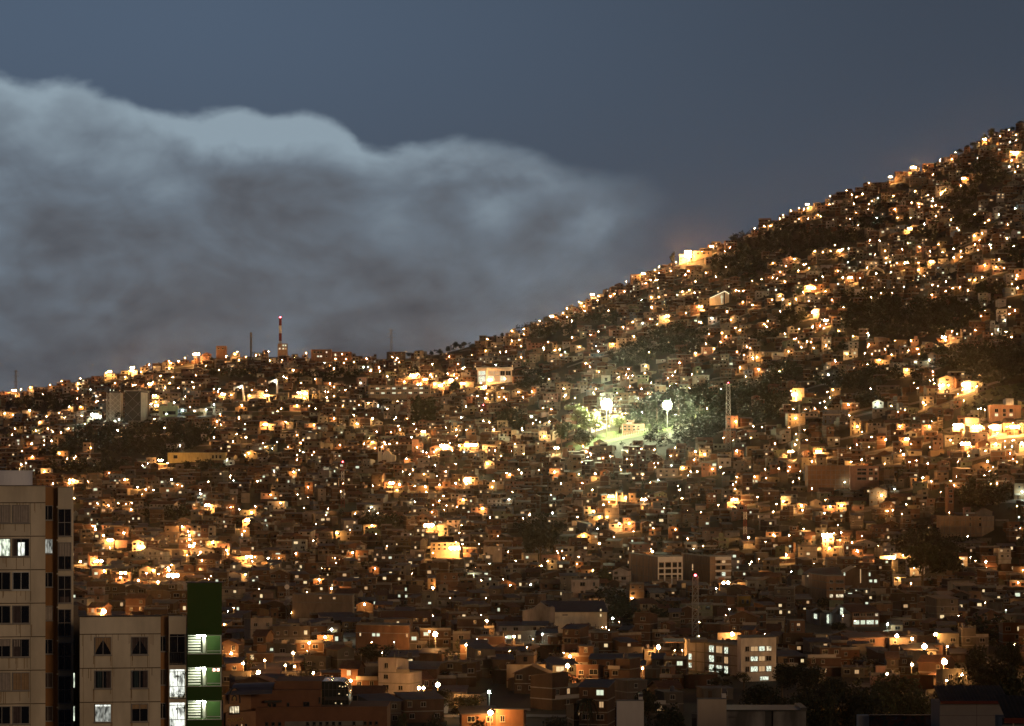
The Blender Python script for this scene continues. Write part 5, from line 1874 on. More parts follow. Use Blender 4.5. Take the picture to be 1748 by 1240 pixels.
def house_parts(s):
    """everything about one house in its own axes: front at -Y, base at 0"""
    r = random.Random(s['seed'])
    w, d, n = s['w'], s['d'], s['n']
    H = n * ST
    out = dict(wall=[], trim=[], roof=[], win=[], balc=[], door=None)
    Hm = H if s['part'] is None else H - ST
    out['wall'].append((-w / 2, w / 2, -d / 2, d / 2, -5, Hm))
    tops = [(-w / 2, w / 2, Hm)]
    if s['part'] is not None:
        fr = .42 + .3 * s['part']
        a, c = (-w / 2, -w / 2 + w * fr) if s['side'] < 0 else (w / 2 - w * fr, w / 2)
        out['wall'].append((a, c, -d / 2 + .02, d / 2 - .02, Hm, H))
        tops = [(a, c, H)]
        b0, b1 = (c, w / 2) if s['side'] < 0 else (-w / 2, a)
        out['trim'].append((b0, b1, -d / 2 + .01, -d / 2 + .13, Hm + .12, Hm + .85))
    for k in range(1, n + (0 if s['part'] is None else 0)):
        if k * ST < Hm + .1:
            out['trim'].append((-w / 2 - .05, w / 2 + .05, -d / 2 - .05, d / 2 + .05, k * ST - .12, k * ST + .12))
    if s['roof'] == 'flat' and s['part'] is None and r.random() < .5:
        for a in ((-w / 2, w / 2, -d / 2, -d / 2 + .14), (-w / 2, -w / 2 + .14, -d / 2 + .142, d / 2), (w / 2 - .14, w / 2, -d / 2 + .142, d / 2)):
            out['trim'].append((*a, Hm + .19, Hm + .19 + .7))
    out['tops'] = tops
    m = max(1, int(w / 2.7))
    for k in range(n):
        xa, xb = (-w / 2, w / 2)
        if k == n - 1 and s['part'] is not None:
            xa, xb = tops[0][0], tops[0][1]
        mm = max(1, int((xb - xa) / 2.7))
        for i in range(mm):
            if r.random() < .16:
                continue
            cxx = lerp(xa, xb, (i + .5) / mm) + r.uniform(-.3, .3)
            ww, hh = r.choice(((1.2, 1.1), (.9, 1.0), (1.6, 1.2), (1.0, 1.3)))
            if r.random() < .07:
                ww, hh = 2.2, 1.4
            z = k * ST + .95
            u = r.random()
            p = (.12 if s['lit'] < .75 else .38) * (.7 if s['D'] > 1500 else 1) * (.5 if s['D'] < 1000 else 1)
            st = 'd'
            if u < p:
                st = r.choice('ccwwwmm')
            if k == 0 and out['door'] is None and r.random() < .5:
                out['door'] = (cxx,)
                continue
            out['win'].append((cxx, z, ww, hh, st))
    # unfinished columns and a water tank on top
    out['tank'] = None
    for (a, c, z) in tops:
        if s['roof'] == 'flat':
            if r.random() < .45:
                for x in (a + .2, (a + c) / 2, c - .2):
                    for y in (-d / 2 + .25, d / 2 - .25):
                        if r.random() < .75:
                            out['trim'].append((x - .11, x + .11, y - .11, y + .11, z + .19, z + r.uniform(.6, 1.3)))
            if r.random() < .4:
                out['tank'] = (r.uniform(a + .9, c - .9), r.uniform(-d / 2 + 1, d / 2 - 1), z + .18)
            if r.random() < .2 and c - a > 5:
                q = r.uniform(a + 1.2, c - 2.6)
                out['wall'].append((q, q + 2.4, -d / 2 + 2.5, -d / 2 + 5.2, z + .185, z + 2.3))
    if s['balc']:
        bw = w * r.uniform(.4, .9)
        out['balc'] = (r.choice((-1, 1)) * (w - bw) / 2, bw, ST * r.choice(range(1, n)))
    return out


def add_roof(mb, s, P, m_of):
    d = s['d']
    for (a, c, z) in P['tops']:
        if s['roof'] == 'flat':
            mb.box(a - .18, c + .18, -d / 2 - .22, d / 2 + .18, z + .004, z + .18, m_of['flat'])
        elif s['roof'] == 'tin':
            hi, lo = z + 1.1, z + .15
            zf, zb = (lo, hi) if s['slope'] > 0 else (hi, lo)
            mb.slab([(a - .35, -d / 2 - .6, zf), (c + .35, -d / 2 - .6, zf), (c + .35, d / 2 + .4, zb), (a - .35, d / 2 + .4, zb)], .09, m_of['tin'])
        else:
            if s['gdir'] == 'x':
                mb.slab([(a - .35, -d / 2 - .5, z + .05), (c + .35, -d / 2 - .5, z + .05), (c + .35, 0, z + 1.75), (a - .35, 0, z + 1.75)], .14, m_of['gable'])
                mb.slab([(a - .35, 0, z + 1.75), (c + .35, 0, z + 1.75), (c + .35, d / 2 + .5, z + .05), (a - .35, d / 2 + .5, z + .05)], .14, m_of['gable'])
            else:
                x = (a + c) / 2
                hgt = min(1.9, (c - a) * .24)
                mb.slab([(a - .4, -d / 2 - .5, z - .02), (x, -d / 2 - .5, z + hgt), (x, d / 2 + .4, z + hgt), (a - .4, d / 2 + .4, z - .02)][::-1], .14, m_of['gable'])
                mb.slab([(x, -d / 2 - .5, z + hgt), (c + .4, -d / 2 - .5, z - .02), (c + .4, d / 2 + .4, z - .02), (x, d / 2 + .4, z + hgt)][::-1], .14, m_of['gable'])


def add_gable_ends(mb, s, P, m):
    d = s['d']
    for (a, c, z) in P['tops']:
        if s['roof'] == 'gable' and s['gdir'] == 'y':
            x, hgt = (a + c) / 2, min(1.9, (c - a) * .24) - .12
            mb.poly([(a, -d / 2, z), (c, -d / 2, z), (x, -d / 2, z + hgt)], m)
            mb.poly([(c, d / 2, z), (a, d / 2, z), (x, d / 2, z + hgt)], m)
        elif s['roof'] == 'gable':
            mb.poly([(a, d / 2, z), (a, -d / 2, z), (a, 0, z + 1.6)], m)
            mb.poly([(c, -d / 2, z), (c, d / 2, z), (c, 0, z + 1.6)], m)
        elif s['roof'] == 'tin':
            hi, lo = z + 1.0, z + .06
            zf, zb = (lo, hi) if s['slope'] > 0 else (hi, lo)
            if zf > zb:
                mb.poly([(a, -d / 2, z), (c, -d / 2, z), (c, -d / 2, zf), (a, -d / 2, zf)], m)
            else:
                mb.poly([(c, d / 2, z), (a, d / 2, z), (a, d / 2, zb), (c, d / 2, zb)], m)
            mb.poly([(a, d / 2, z), (a, -d / 2, z), (a, -d / 2, zf), (a, d / 2, zb)], m)
            mb.poly([(c, -d / 2, z), (c, d / 2, z), (c, d / 2, zb), (c, -d / 2, zf)], m)


WINMESH = {}


def win_mesh(ww, hh, st):
    k = (ww, hh, st)
    if k not in WINMESH:
        mb = MB()
        f = .08
        mb.box(-ww / 2, ww / 2, -.05, .04, 0, f, 0)
        mb.box(-ww / 2, ww / 2, -.05, .04, hh - f, hh, 0)
        mb.box(-ww / 2, -ww / 2 + f, -.05, .04, f, hh - f, 0)
        mb.box(ww / 2 - f, ww / 2, -.05, .04, f, hh - f, 0)
        mb.box(-.03, .03, -.045, .04, f, hh - f, 0)
        mb.quad((-ww / 2 + f, -.02, f), (ww / 2 - f, -.02, f), (ww / 2 - f, -.02, hh - f), (-ww / 2 + f, -.02, hh - f), 1)
        mb.box(-ww / 2 - .1, ww / 2 + .1, -.14, .04, -.1, -.004, 2)
        WINMESH[k] = mb.mesh('window', [M['frame'], M[STYLE[st]], M['concrete']])
    return WINMESH[k]


STOREY = {1: 'one-storey', 2: 'two-storey', 3: 'three-storey', 4: 'four-storey'}
mb = MB()
mb.cyl((0, 0), .55, 0, 1.05, 0, 12)
mb.cyl((0, 0), .3, 1.053, 1.2, 0, 10)
TANKMESH = mb.mesh('water_tank', [M['blue_roof']])
for s in things_h:
    P = house_parts(s)
    e = thing('house', (s['x'], s['D'], s['g']), None, 'house', 'houses packed on the hillside', s['yaw'])
    s['obj'] = e
    mb = MB()
    mb.tint = s['tint']
    for bx_ in P['wall']:
        mb.box(*bx_, 0, bottom=False)
    add_gable_ends(mb, s, P, 0)
    mb.tint = None
    for bx_ in P['trim']:
        mb.box(*bx_, 1)
    mb.build('wall', [M['house_wall'], M['concrete']], e)
    mb = MB()
    add_roof(mb, s, P, dict(flat=0, tin=1, gable=2))
    mb.build('roof', [M['slab'], M['tin'], M['tile']], e)
    if P['tank']:
        link('water_tank', TANKMESH, e, P['tank'])
    nl = 0
    for (cx_, z, ww, hh, st) in P['win']:
        link('window', win_mesh(ww, hh, st), e, (cx_, -s['d'] / 2, z))
        nl += st != 'd'
    s['nlit'] = nl
    if P['door']:
        mb = MB()
        mb.box(-.45, .45, -.04, .05, 0, 2.05)
        link('door', mb.mesh('door', [M['door']]), e, (P['door'][0], -s['d'] / 2, .05))
    if P['balc']:
        bx_, bw, z = P['balc']
        mb = MB()
        mb.box(bx_ - bw / 2, bx_ + bw / 2, -s['d'] / 2 - 1.0, -s['d'] / 2 - .06, z - .1, z + .08, 0)
        mb.box(bx_ - bw / 2, bx_ + bw / 2, -s['d'] / 2 - 1.0, -s['d'] / 2 - .92, z + .082, z + .9, 1)
        mb.build('balcony', [M['concrete'], M['frame']], e)

# the thousands of smaller ones beyond, as one mass
mb = MB()
HM = [M['house_wall'], M['concrete'], M['slab'], M['tin'], M['tile'], M['glass'], M['lit_warm'], M['lit_cool'], M['lit_dim'], M['frame'], M['door']]
SI = {'d': 5, 'w': 6, 'c': 7, 'm': 8}
for s in rest_h:
    P = house_parts(s)
    mb.M = Matrix.Translation((s['x'], s['D'], s['g'])) @ Matrix.Rotation(s['yaw'], 4, 'Z')
    mb.tint = s['tint']
    for bx_ in P['wall']:
        mb.box(*bx_, 0, bottom=False)
    add_gable_ends(mb, s, P, 0)
    mb.tint = None
    for bx_ in P['trim']:
        mb.box(*bx_, 1, bottom=False)
    add_roof(mb, s, P, dict(flat=2, tin=3, gable=4))
    if P['tank']:
        a, c, z = P['tank']
        mb.cyl((a, c), .6, z, z + 1.1, 3, 6)
    y = -s['d'] / 2
    for (cx_, z, ww, hh, st) in P['win']:
        if st == 'd' and s['D'] > 1700:
            mb.quad((cx_ - ww / 2, y - .03, z), (cx_ + ww / 2, y - .03, z), (cx_ + ww / 2, y - .03, z + hh), (cx_ - ww / 2, y - .03, z + hh), 5)
        else:
            mb.box(cx_ - ww / 2, cx_ + ww / 2, y - .06, y + .02, z, z + hh, SI[st], bottom=False)
    if P['balc']:
        bx_, bw, z = P['balc']
        mb.box(bx_ - bw / 2, bx_ + bw / 2, y - 1.0, y - .06, z - .1, z + .9, 1)
mb.M = None
tag(mb.build('hillside_houses', HM), 'thousands of small brick houses covering the hillside', None, None, 'stuff')

# ------------------------------------------------------------------ lamps as objects; the smallest as one mass
placed.sort(key=lambda l: (-l['s'] * 1000 / l['D'] * (1.4 if l['s'] > 1 else 1)))
LM = {}
for k, m in (('o', 'lamp_o'), ('w', 'lamp_w'), ('r', 'lamp_r')):
    mb = MB()
    mb.ball((0, 0, 0), 1.0, 0, seg=8, rings=5)
    LM[k] = mb.mesh('globe', [M[m]], True)
mb = MB()
mb.bar((0, 0, -1), (0, 0, 1), .075, sides=6, r2=.05)
POLE = mb.mesh('pole', [M['metal']])
mb = MB()
mb.bar((0, .0, 0), (0, -1.1, .35), .05, sides=5)
mb.box(-.2, .2, -1.75, -.85, .33, .5)
HOOD = mb.mesh('hood', [M['metal']])
mb = MB()
mb.box(-1, 1, -.06, .06, 0, .12)
ARM = mb.mesh('crossarm', [M['metal']])
LTH = placed[:296]
for l in LTH:
    e = thing('street_lamp', (wx(l['x'], l['D']), l['D'] + 1.35, l['g']), None, 'street lamp', 'street lamps of the hillside town')
    l['obj'] = e
    p = link('pole', POLE, e, (0, 0, l['h'] / 2))
    p.scale = (1, 1, l['h'] / 2 + .6)
    p.location.z = l['h'] / 2 - .6
    r = lamp_r(l['s'], l['D'])
    offs = (0,) if l['D'] < 1150 or l['s'] < 3 else ((-1.0, 1.0) if l['s'] == 3 else (-1.9, 0, 1.9))  # globes added on a crossarm to widen the glare of bright far lamps
    for ox in offs:
        g_ = link('globe', LM[l['k'][0]], e, (ox, -1.35, l['h'] + .0))
        g_.scale = (r, r, r)
    if len(offs) > 1:
        ar = link('crossarm', ARM, e, (0, -1.35, l['h'] + r + .1))
        ar.scale = (offs[-1], 1, 1)
    link('hood', HOOD, e, (0, 0, l['h'] + r * .9))
mb = MB()


def lamp_blob(x, y, D, g, h, s, k, r=None):
    r = r or lamp_r(s, D)
    mb.bar((wx(x, D), D + .5, g - 1), (wx(x, D), D + .5, g + h), .1, 0, 4)
    c = Vector((wx(x, D), D - .1, g + h))
    i = [mb.pt(c + Vector(v) * r) for v in ((1, 0, 0), (0, 1, 0), (-1, 0, 0), (0, -1, 0), (0, 0, 1), (0, 0, -1))]
    m = {'o': 1, 'w': 2, 'r': 3}[k[0]]
    for q in range(4):
        mb.face([i[q], i[(q + 1) % 4], i[4]], m)
        mb.face([i[(q + 1) % 4], i[q], i[5]], m)


for l in placed[296:]:
    lamp_blob(l['x'], l['y'], l['D'], l['g'], l['h'], l['s'], l['k'])
nf = 0
tries = 0
while nf < N_FILL and tries < 20000:
    tries += 1
    x, y = rnd.uniform(-60, 1810), rnd.uniform(230, 1120)
    if y < ridge_y(x) + 8 or in_woods(x, y, 1.05):
        continue
    dens = .25 + .75 * max(0, noise.noise(Vector((x / 110, y / 70, 9))) + .45)
    if y > 830:
        dens *= .55
    if rnd.random() > dens:
        continue
    D = solve_d(x, y, 4.5)
    if D is None or D < 700 or D > ridge_d(x) - 10:
        continue
    if footed(x - 1, x + 1, D - 3, D + 3):
        continue
    lamp_blob(x, y, D, ground(x, D), 4.5, 1, 'o' if rnd.random() < .9 else 'w', rnd.uniform(.14, .26) * D / 1800)
    nf += 1
tag(mb.build('distant_street_lamps', [M['metal'], M['lamp_o'], M['lamp_w'], M['lamp_r']]), 'faint far street lamps scattered over the hillside', None, None, 'stuff')

# short lengths of concrete lane under the lamps
mb = MB()
for l in placed:
    if l['s'] < 2 or l['D'] > ridge_d(l['x']) - 30:
        continue
    D = l['D'] - 2.5
    x0 = wx(l['x'], D)
    L_ = rnd.uniform(10, 26)
    prev = None
    for q in range(9):
        x = x0 + (q / 8 - .5) * 2 * L_
        a = (x, D - 2.6, gz(x, D - 2.6) + .25)
        c = (x, D + 4.4, gz(x, D + 4.4) + .25)
        if prev:
            mb.quad(prev[0], a, c, prev[1])
        prev = (a, c)
tag(mb.build('street', M['street']), kind='structure')
# the lit road and green bank at the right edge
mb = MB()
prev = None
for q in range(40):
    x = 1560 + q * 9
    y = 738 + 10 * math.sin((x - 1560) / 130) - (x - 1560) * .02
    D = solve_d(x, y)
    a, c = (wx(x, D), D - 4, gz(wx(x, D), D - 4) + .3), (wx(x, D), D + 4, gz(wx(x, D), D + 4) + .3)
    if prev and abs(prev[0][1] - a[1]) < 40:
        mb.quad(prev[0], a, c, prev[1])
    prev = (a, c)
tag(mb.build('road', M['street']), kind='structure')
# ------------------------------------------------------------------ trees
def leafface(mb, c, size, r, m=0):
    u = Vector((r.gauss(0, 1), r.gauss(0, 1), r.gauss(0, .6)))
    if u.length < .01:
        return
    u.normalize()
    v = u.cross(Vector((r.gauss(0, 1), r.gauss(0, 1), r.gauss(0, 1))))
    if v.length < .01:
        return
    v.normalize()
    s = size * r.uniform(.6, 1.3)
    mb.poly([c - u * s, c + v * s * .55 - u * s * .1, c + u * s, c - v * s * .5 + u * s * .15], m)


def crown(kind, seed, n, size):
    """crown about a tree 10 m tall standing at the origin"""
    r = random.Random(seed)
    L = []
    if kind == 'broad':
        for _ in range(11):
            a, q = r.uniform(0, 6.28), r.uniform(.8, 3.4)
            L.append((Vector((q * math.cos(a), q * math.sin(a), r.uniform(5.2, 8.2) - q * .35)), r.uniform(1.3, 2.2), r.uniform(.9, 1.5)))
    elif kind == 'round':
        for _ in range(10):
            v = Vector((r.gauss(0, 1), r.gauss(0, 1), r.gauss(0, 1))).normalized() * r.uniform(.8, 2.1)
            L.append((Vector((v.x, v.y, 6 + v.z * 1.25)), r.uniform(1.2, 1.9), r.uniform(1.2, 1.9)))
    elif kind == 'euc':
        for _ in range(15):
            h = r.uniform(3.6, 9.3)
            a, q = r.uniform(0, 6.28), r.uniform(.4, 2.6) * (1.15 - abs(h - 6.5) / 7)
            L.append((Vector((q * math.cos(a), q * math.sin(a), h)), r.uniform(.7, 1.35), r.uniform(.5, 1.0)))
    elif kind == 'tall':
        for k in range(10):
            h = 2.4 + k * .78
            q = r.uniform(0, .9)
            a = r.uniform(0, 6.28)
            L.append((Vector((q * math.cos(a), q * math.sin(a), h)), r.uniform(.9, 1.5) * (1.2 - k * .06), r.uniform(.9, 1.4)))
    elif kind == 'wispy':
        for _ in range(16):
            h = r.uniform(3, 9.5)
            a, q = r.uniform(0, 6.28), r.uniform(.3, 3.2)
            L.append((Vector((q * math.cos(a), q * math.sin(a), h)), r.uniform(.5, 1.1), r.uniform(.4, .8)))
    mb = MB()
    if kind == 'palm':
        top = Vector((0, 0, 8))
        for k in range(17):
            a = 6.283 * k / 17 + r.uniform(-.2, .2)
            rise = r.uniform(.1, 1.0)
            prev = top
            for q in range(1, 8):
                t = q / 7
                p = top + Vector((math.cos(a) * 3.4 * t, math.sin(a) * 3.4 * t, rise * 2.2 * t - 3.6 * t * t))
                for sd in (-1, 1):
                    side = Vector((-math.sin(a), math.cos(a), -.5)) * sd * .75 * (1 - t * .6)
                    mb.poly([prev, p, p + side * .9 + (p - prev) * .5])
                prev = p
        return mb, [(top, 1, 1)]
    wts = [q[1] ** 2 * q[2] for q in L]
    for _ in range(n):
        c, rh, rv = r.choices(L, wts)[0]
        v = Vector((r.gauss(0, 1), r.gauss(0, 1), r.gauss(0, 1))).normalized() * (r.random() ** .45) * r.uniform(.85, 1.18)
        leafface(mb, c + Vector((v.x * rh, v.y * rh, v.z * rv)), size, r)
    return mb, L


PROTO = {}


def proto(kind, seed, n=1500, size=.34, leaf='leaf'):
    k = (kind, seed, leaf)
    if k not in PROTO:
        mb, L = crown(kind, seed, n, size)
        cm = mb.mesh('crown', [M[leaf]])
        r = random.Random(seed + 5)
        tb = MB()
        tr = {'broad': .26, 'round': .22, 'euc': .2, 'tall': .2, 'palm': .16, 'wispy': .14}[kind]
        hh = {'broad': 4.4, 'round': 4.5, 'euc': 7.0, 'tall': 8.5, 'palm': 8.0, 'wispy': 5.0}[kind]
        tb.bar((0, 0, -1.5), (.1, 0, hh * .5), tr * 1.25, 0, 7, tr * .9)
        tb.bar((.1, 0, hh * .5), (0, .1, hh), tr * .9, 0, 7, tr * .5)
        if kind != 'palm':
            for c, rh, rv in L[:8]:
                z0 = min(hh, max(1.6, c.z - 2.2))
                tb.bar((.05, .05, z0), c, tr * .42, 0, 5, tr * .12)
        PROTO[k] = (cm, tb.mesh('trunk', [M['bark']]))
    return PROTO[k]


def tree(name, label, x, D, ytop, wpx, kind, leaf='leaf', seed=1, n=1500, size=.34, group=None, z=None):
    g = ground(x, D) if z is None else z
    e = thing(name, (wx(x, D), D, g), label, 'palm' if kind == 'palm' else 'tree', group, rnd.uniform(0, 6.28))
    cm, tm = proto(kind, seed, n, size, leaf)
    c = link('crown', cm, e)
    t = link('trunk', tm, e)
    h = max(2.5, wz(ytop, D) - g)
    top = {'broad': 9.2, 'round': 9.6, 'euc': 10.2, 'tall': 10.6, 'palm': 9.0, 'wispy': 10.2}[kind]
    wid = {'broad': 8.6, 'round': 7.0, 'euc': 6.2, 'tall': 4.4, 'palm': 6.6, 'wispy': 7.6}[kind]
    sx = wpx * D / F / wid
    e.scale = (sx, sx, h / top)
    return e


TREES = []     # generic ones get their labels below
for (lab, x, D, yt, w, kind, leaf, seed, n, size) in (
        ('big dark spreading tree at the right of the white four-storey block', 1372, 650, 1128, 78, 'broad', 'leaf_dark', 1, 2600, .26),
        ('dark broad tree with gaps lit from behind, above the low grey building', 1425, 610, 1140, 74, 'broad', 'leaf_dark', 2, 2600, .26),
        ('dark rounded tree rising directly behind the tan stair head', 1300, 560, 1168, 84, 'round', 'leaf_dark', 3, 2600, .26),
        ('broad dim yellow-green tree behind the mural wall', 1500, 540, 1152, 96, 'broad', 'leaf', 4, 2800, .24),
        ('dim yellow-green tree just left of the white panelled house', 1567, 500, 1166, 84, 'broad', 'leaf', 5, 2800, .22),
        ('tall dark tree filling the gap above the panelled house roof', 1672, 640, 1098, 74, 'round', 'leaf_dark', 6, 2600, .26),
        ('dark tree at the right edge behind the corrugated porch roof', 1725, 660, 1086, 66, 'broad', 'leaf_dark', 7, 2600, .26),
        ('dark spreading tree under the small white house', 795, 600, 1178, 72, 'broad', 'leaf_dark', 8, 2400, .26),
        ('dark low tree behind the bright street lamp near the bottom', 750, 640, 1172, 56, 'round', 'leaf_dark', 9, 2000, .27),
        ('yellow-green bushy tree at the end of the arched brick building', 684, 520, 1220, 50, 'round', 'leaf', 10, 1800, .24),
        ('dark twin-crowned tree below the gabled bright houses', 945, 680, 1146, 66, 'broad', 'leaf_dark', 11, 2400, .26),
        ('dark palm standing left of the white stair head', 1003, 560, 1186, 42, 'palm', 'leaf_dark', 12, 0, 0),
        ('dark rounded tree between the white and the tan stair heads', 1146, 520, 1192, 78, 'round', 'leaf_dark', 13, 2600, .25),
        ('dark tree above the white stair head', 1108, 600, 1165, 56, 'broad', 'leaf_dark', 14, 2200, .26),
        ('sparse wispy tree in front of the concrete frame building', 1226, 715, 1138, 62, 'wispy', 'leaf', 15, 1300, .26),
        ('thin leafy tree at the foot of the white four-storey block', 1270, 720, 1144, 34, 'broad', 'leaf', 16, 1300, .26),
        ('big dark dome-shaped tree right of the long blue-roofed warehouse', 1051, 985, 1012, 56, 'round', 'leaf_dark', 17, 2400, .34),
        ('wide dark tree standing over a lamp-lit wall in mid town', 922, 1400, 884, 66, 'broad', 'leaf_dark', 18, 2000, .45),
        ('dim green round tree beside the brightly lit block above the low white house', 1032, 1280, 966, 34, 'round', 'leaf', 19, 1500, .42),
        ('large dim green tree right of the dazzling double lamp', 1575, 1290, 915, 70, 'broad', 'leaf', 20, 2200, .42),
        ('dark green tree beside lit houses, right of its larger twin', 1622, 1290, 920, 62, 'broad', 'leaf_dark', 21, 2000, .42),
        ('dark tree standing close above the brick school wing', 1432, 960, 1060, 40, 'round', 'leaf_dark', 22, 1600, .36),
        ('dark tree beside the orange-lit brick balcony block', 1408, 1085, 1017, 34, 'round', 'leaf_dark', 23, 1500, .38),
        ('round dim tree above the warehouse gables', 873, 1130, 1012, 38, 'round', 'leaf', 24, 1500, .4),
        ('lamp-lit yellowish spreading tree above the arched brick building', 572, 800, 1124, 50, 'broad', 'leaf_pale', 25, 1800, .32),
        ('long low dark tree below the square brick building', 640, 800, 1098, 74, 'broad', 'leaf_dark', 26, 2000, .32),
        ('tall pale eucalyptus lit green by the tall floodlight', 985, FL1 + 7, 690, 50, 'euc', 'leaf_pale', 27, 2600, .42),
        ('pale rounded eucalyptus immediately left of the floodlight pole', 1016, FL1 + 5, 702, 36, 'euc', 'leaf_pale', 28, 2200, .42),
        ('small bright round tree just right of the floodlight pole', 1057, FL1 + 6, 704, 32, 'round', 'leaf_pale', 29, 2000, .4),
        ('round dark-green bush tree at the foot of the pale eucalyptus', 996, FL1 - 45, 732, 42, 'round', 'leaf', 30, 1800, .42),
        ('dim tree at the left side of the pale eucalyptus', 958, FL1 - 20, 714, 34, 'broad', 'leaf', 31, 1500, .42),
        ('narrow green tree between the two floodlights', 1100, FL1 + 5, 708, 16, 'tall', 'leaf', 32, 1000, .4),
        ('tall dark park tree behind the second floodlight, leftmost there', 1122, FL2 + 25, 668, 46, 'round', 'leaf_shade', 33, 1600, .5),
        ('tall dark park tree directly behind the second floodlight', 1158, FL2 + 30, 654, 54, 'round', 'leaf_shade', 34, 1600, .5),
        ('dark rounded park tree right of the second floodlight', 1195, FL2 + 15, 668, 46, 'broad', 'leaf_shade', 35, 1600, .5),
        ('dark park tree next to the tall dark mast', 1226, FL2, 674, 36, 'tall', 'leaf_shade', 36, 1400, .5),
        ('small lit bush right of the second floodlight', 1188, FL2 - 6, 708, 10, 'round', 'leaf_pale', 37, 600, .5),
        ('tall dark tree beside the park-edge mast', 714, at_base(716, 728), 672, 26, 'tall', 'leaf_dark', 38, 1300, .5),
        ('tall dark tree right of its twin near the long pink school', 736, at_base(736, 726), 676, 26, 'tall', 'leaf_dark', 39, 1300, .5),
        ('dark round tree between bright lamps and the glass hall', 776, at_base(776, 680), 650, 24, 'round', 'leaf_dark', 40, 1300, .5),
        ('dark shrub tree in front of the pale lattice library', 200, at_base(200, 722) - 6, 698, 22, 'tall', 'leaf_dark', 41, 1100, .45),
        ('floodlit green hedge-like tree right of the green-lit building', 318, at_base(318, 716), 700, 26, 'broad', 'leaf_pale', 42, 1200, .45),
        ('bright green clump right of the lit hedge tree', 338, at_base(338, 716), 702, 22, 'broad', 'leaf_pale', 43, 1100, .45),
        ('large lamp-lit tree among houses above the green stair tower', 252, at_base(252, 985), 957, 28, 'round', 'leaf', 44, 1500, .42),
        ('pale lamp-lit round tree left of the big dim tree', 192, at_base(192, 985), 958, 24, 'broad', 'leaf_pale', 45, 1300, .42),
        ('large dark leaning tree over the low grey building, left of its lit twin', 1345, 520, 1150, 110, 'broad', 'leaf_dark', 51, 3200, .24),
        ('large black-leaved tree mass above the low grey building roof', 1405, 500, 1166, 100, 'round', 'leaf_dark', 52, 3200, .23),
        ('large dim green tree in the middle of the dark bottom grove', 1462, 520, 1158, 110, 'broad', 'leaf_dark', 53, 3200, .24),
        ('widest dim green tree of the bottom grove beside the bright twin lamps', 1530, 560, 1150, 120, 'round', 'leaf', 54, 3200, .25),
        ('dark tree rising over the corrugated roof ridge', 1640, 560, 1140, 90, 'broad', 'leaf_dark', 55, 3000, .25),
        ('big black tree at the right edge above the porch roof', 1712, 520, 1112, 110, 'round', 'leaf_dark', 56, 3200, .24),
        ('low dark tree just above the mural wall pier', 1478, 420, 1200, 80, 'round', 'leaf_dark', 57, 2600, .2),
        ('low dark tree behind the tan stair head and left of the grey wall', 1255, 480, 1190, 90, 'broad', 'leaf_dark', 58, 2800, .22),
        ('low dark tree filling the gap between both stair heads', 1130, 460, 1206, 80, 'broad', 'leaf_dark', 59, 2800, .21),
        ('dark low tree at the bottom edge right of the brick building', 820, 470, 1204, 90, 'round', 'leaf_dark', 60, 2800, .21),
        ('dark low tree at the bottom edge left of the palm', 935, 480, 1206, 86, 'broad', 'leaf_dark', 61, 2800, .21),
        ('dark low tree at the bottom edge beside the yellow-green bush', 735, 480, 1212, 70, 'broad', 'leaf_dark', 62, 2400, .21),
        ('big black tree behind the bright white four-storey block corner', 1335, 690, 1130, 60, 'round', 'leaf_dark', 63, 2400, .28),
        ('small dark tree left of the skyline floodlight', 1148, ridge_d(1148) - 20, 430, 12, 'round', 'leaf_dark', 46, 800, .5)):
    tree('palm_tree' if kind == 'palm' else 'tree', lab, x, D, yt, w, kind, leaf, seed, n, size)
for x, w, h in ((699, 14, 14), (711, 13, 12), (725, 15, 10), (738, 13, 13), (752, 14, 16), (765, 13, 15), (778, 15, 17), (792, 14, 13), (806, 14, 11), (846, 13, 12), (858, 14, 13), (884, 13, 9), (908, 15, 14), (930, 16, 16), (922, 12, 10), (948, 12, 12),
                (1316, 10, 9), (1580, 12, 14), (1596, 12, 10), (1640, 16, 12), (1652, 14, 14), (1662, 15, 12), (1680, 16, 20), (1694, 18, 24), (1712, 16, 12), (1728, 16, 13), (1741, 18, 16), (1035, 9, 9), (362, 9, 8), (1240, 10, 9), (1255, 9, 8)):
    D = ridge_d(x) - rnd.uniform(8, 30)
    by = proj(wx(x, D), D, ground(x, D))[1]
    kd = rnd.choice(('round', 'round', 'broad', 'tall'))
    TREES.append(dict(o=tree('tree', None, x, D, by - h, w, kd, 'leaf_dark', 60 + rnd.randrange(4), 500, .55, 'dark trees along the skyline ridge'), x=x, y=by - h / 2, attr='dark', noun='skyline tree'))

# wooded patches and loose bushes: nobody could count them
mb = MB()
r = random.Random(5)
NB = 0


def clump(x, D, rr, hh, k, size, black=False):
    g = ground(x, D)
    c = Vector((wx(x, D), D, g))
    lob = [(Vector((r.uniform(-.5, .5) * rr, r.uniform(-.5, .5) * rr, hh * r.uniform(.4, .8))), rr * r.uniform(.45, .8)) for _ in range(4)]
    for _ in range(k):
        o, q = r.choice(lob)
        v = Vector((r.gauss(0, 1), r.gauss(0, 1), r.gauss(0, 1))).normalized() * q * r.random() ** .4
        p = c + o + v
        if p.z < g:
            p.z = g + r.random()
        leafface(mb, p, size, r, (2 if r.random() < .6 else 0) if black else (0 if r.random() < .8 else 1))


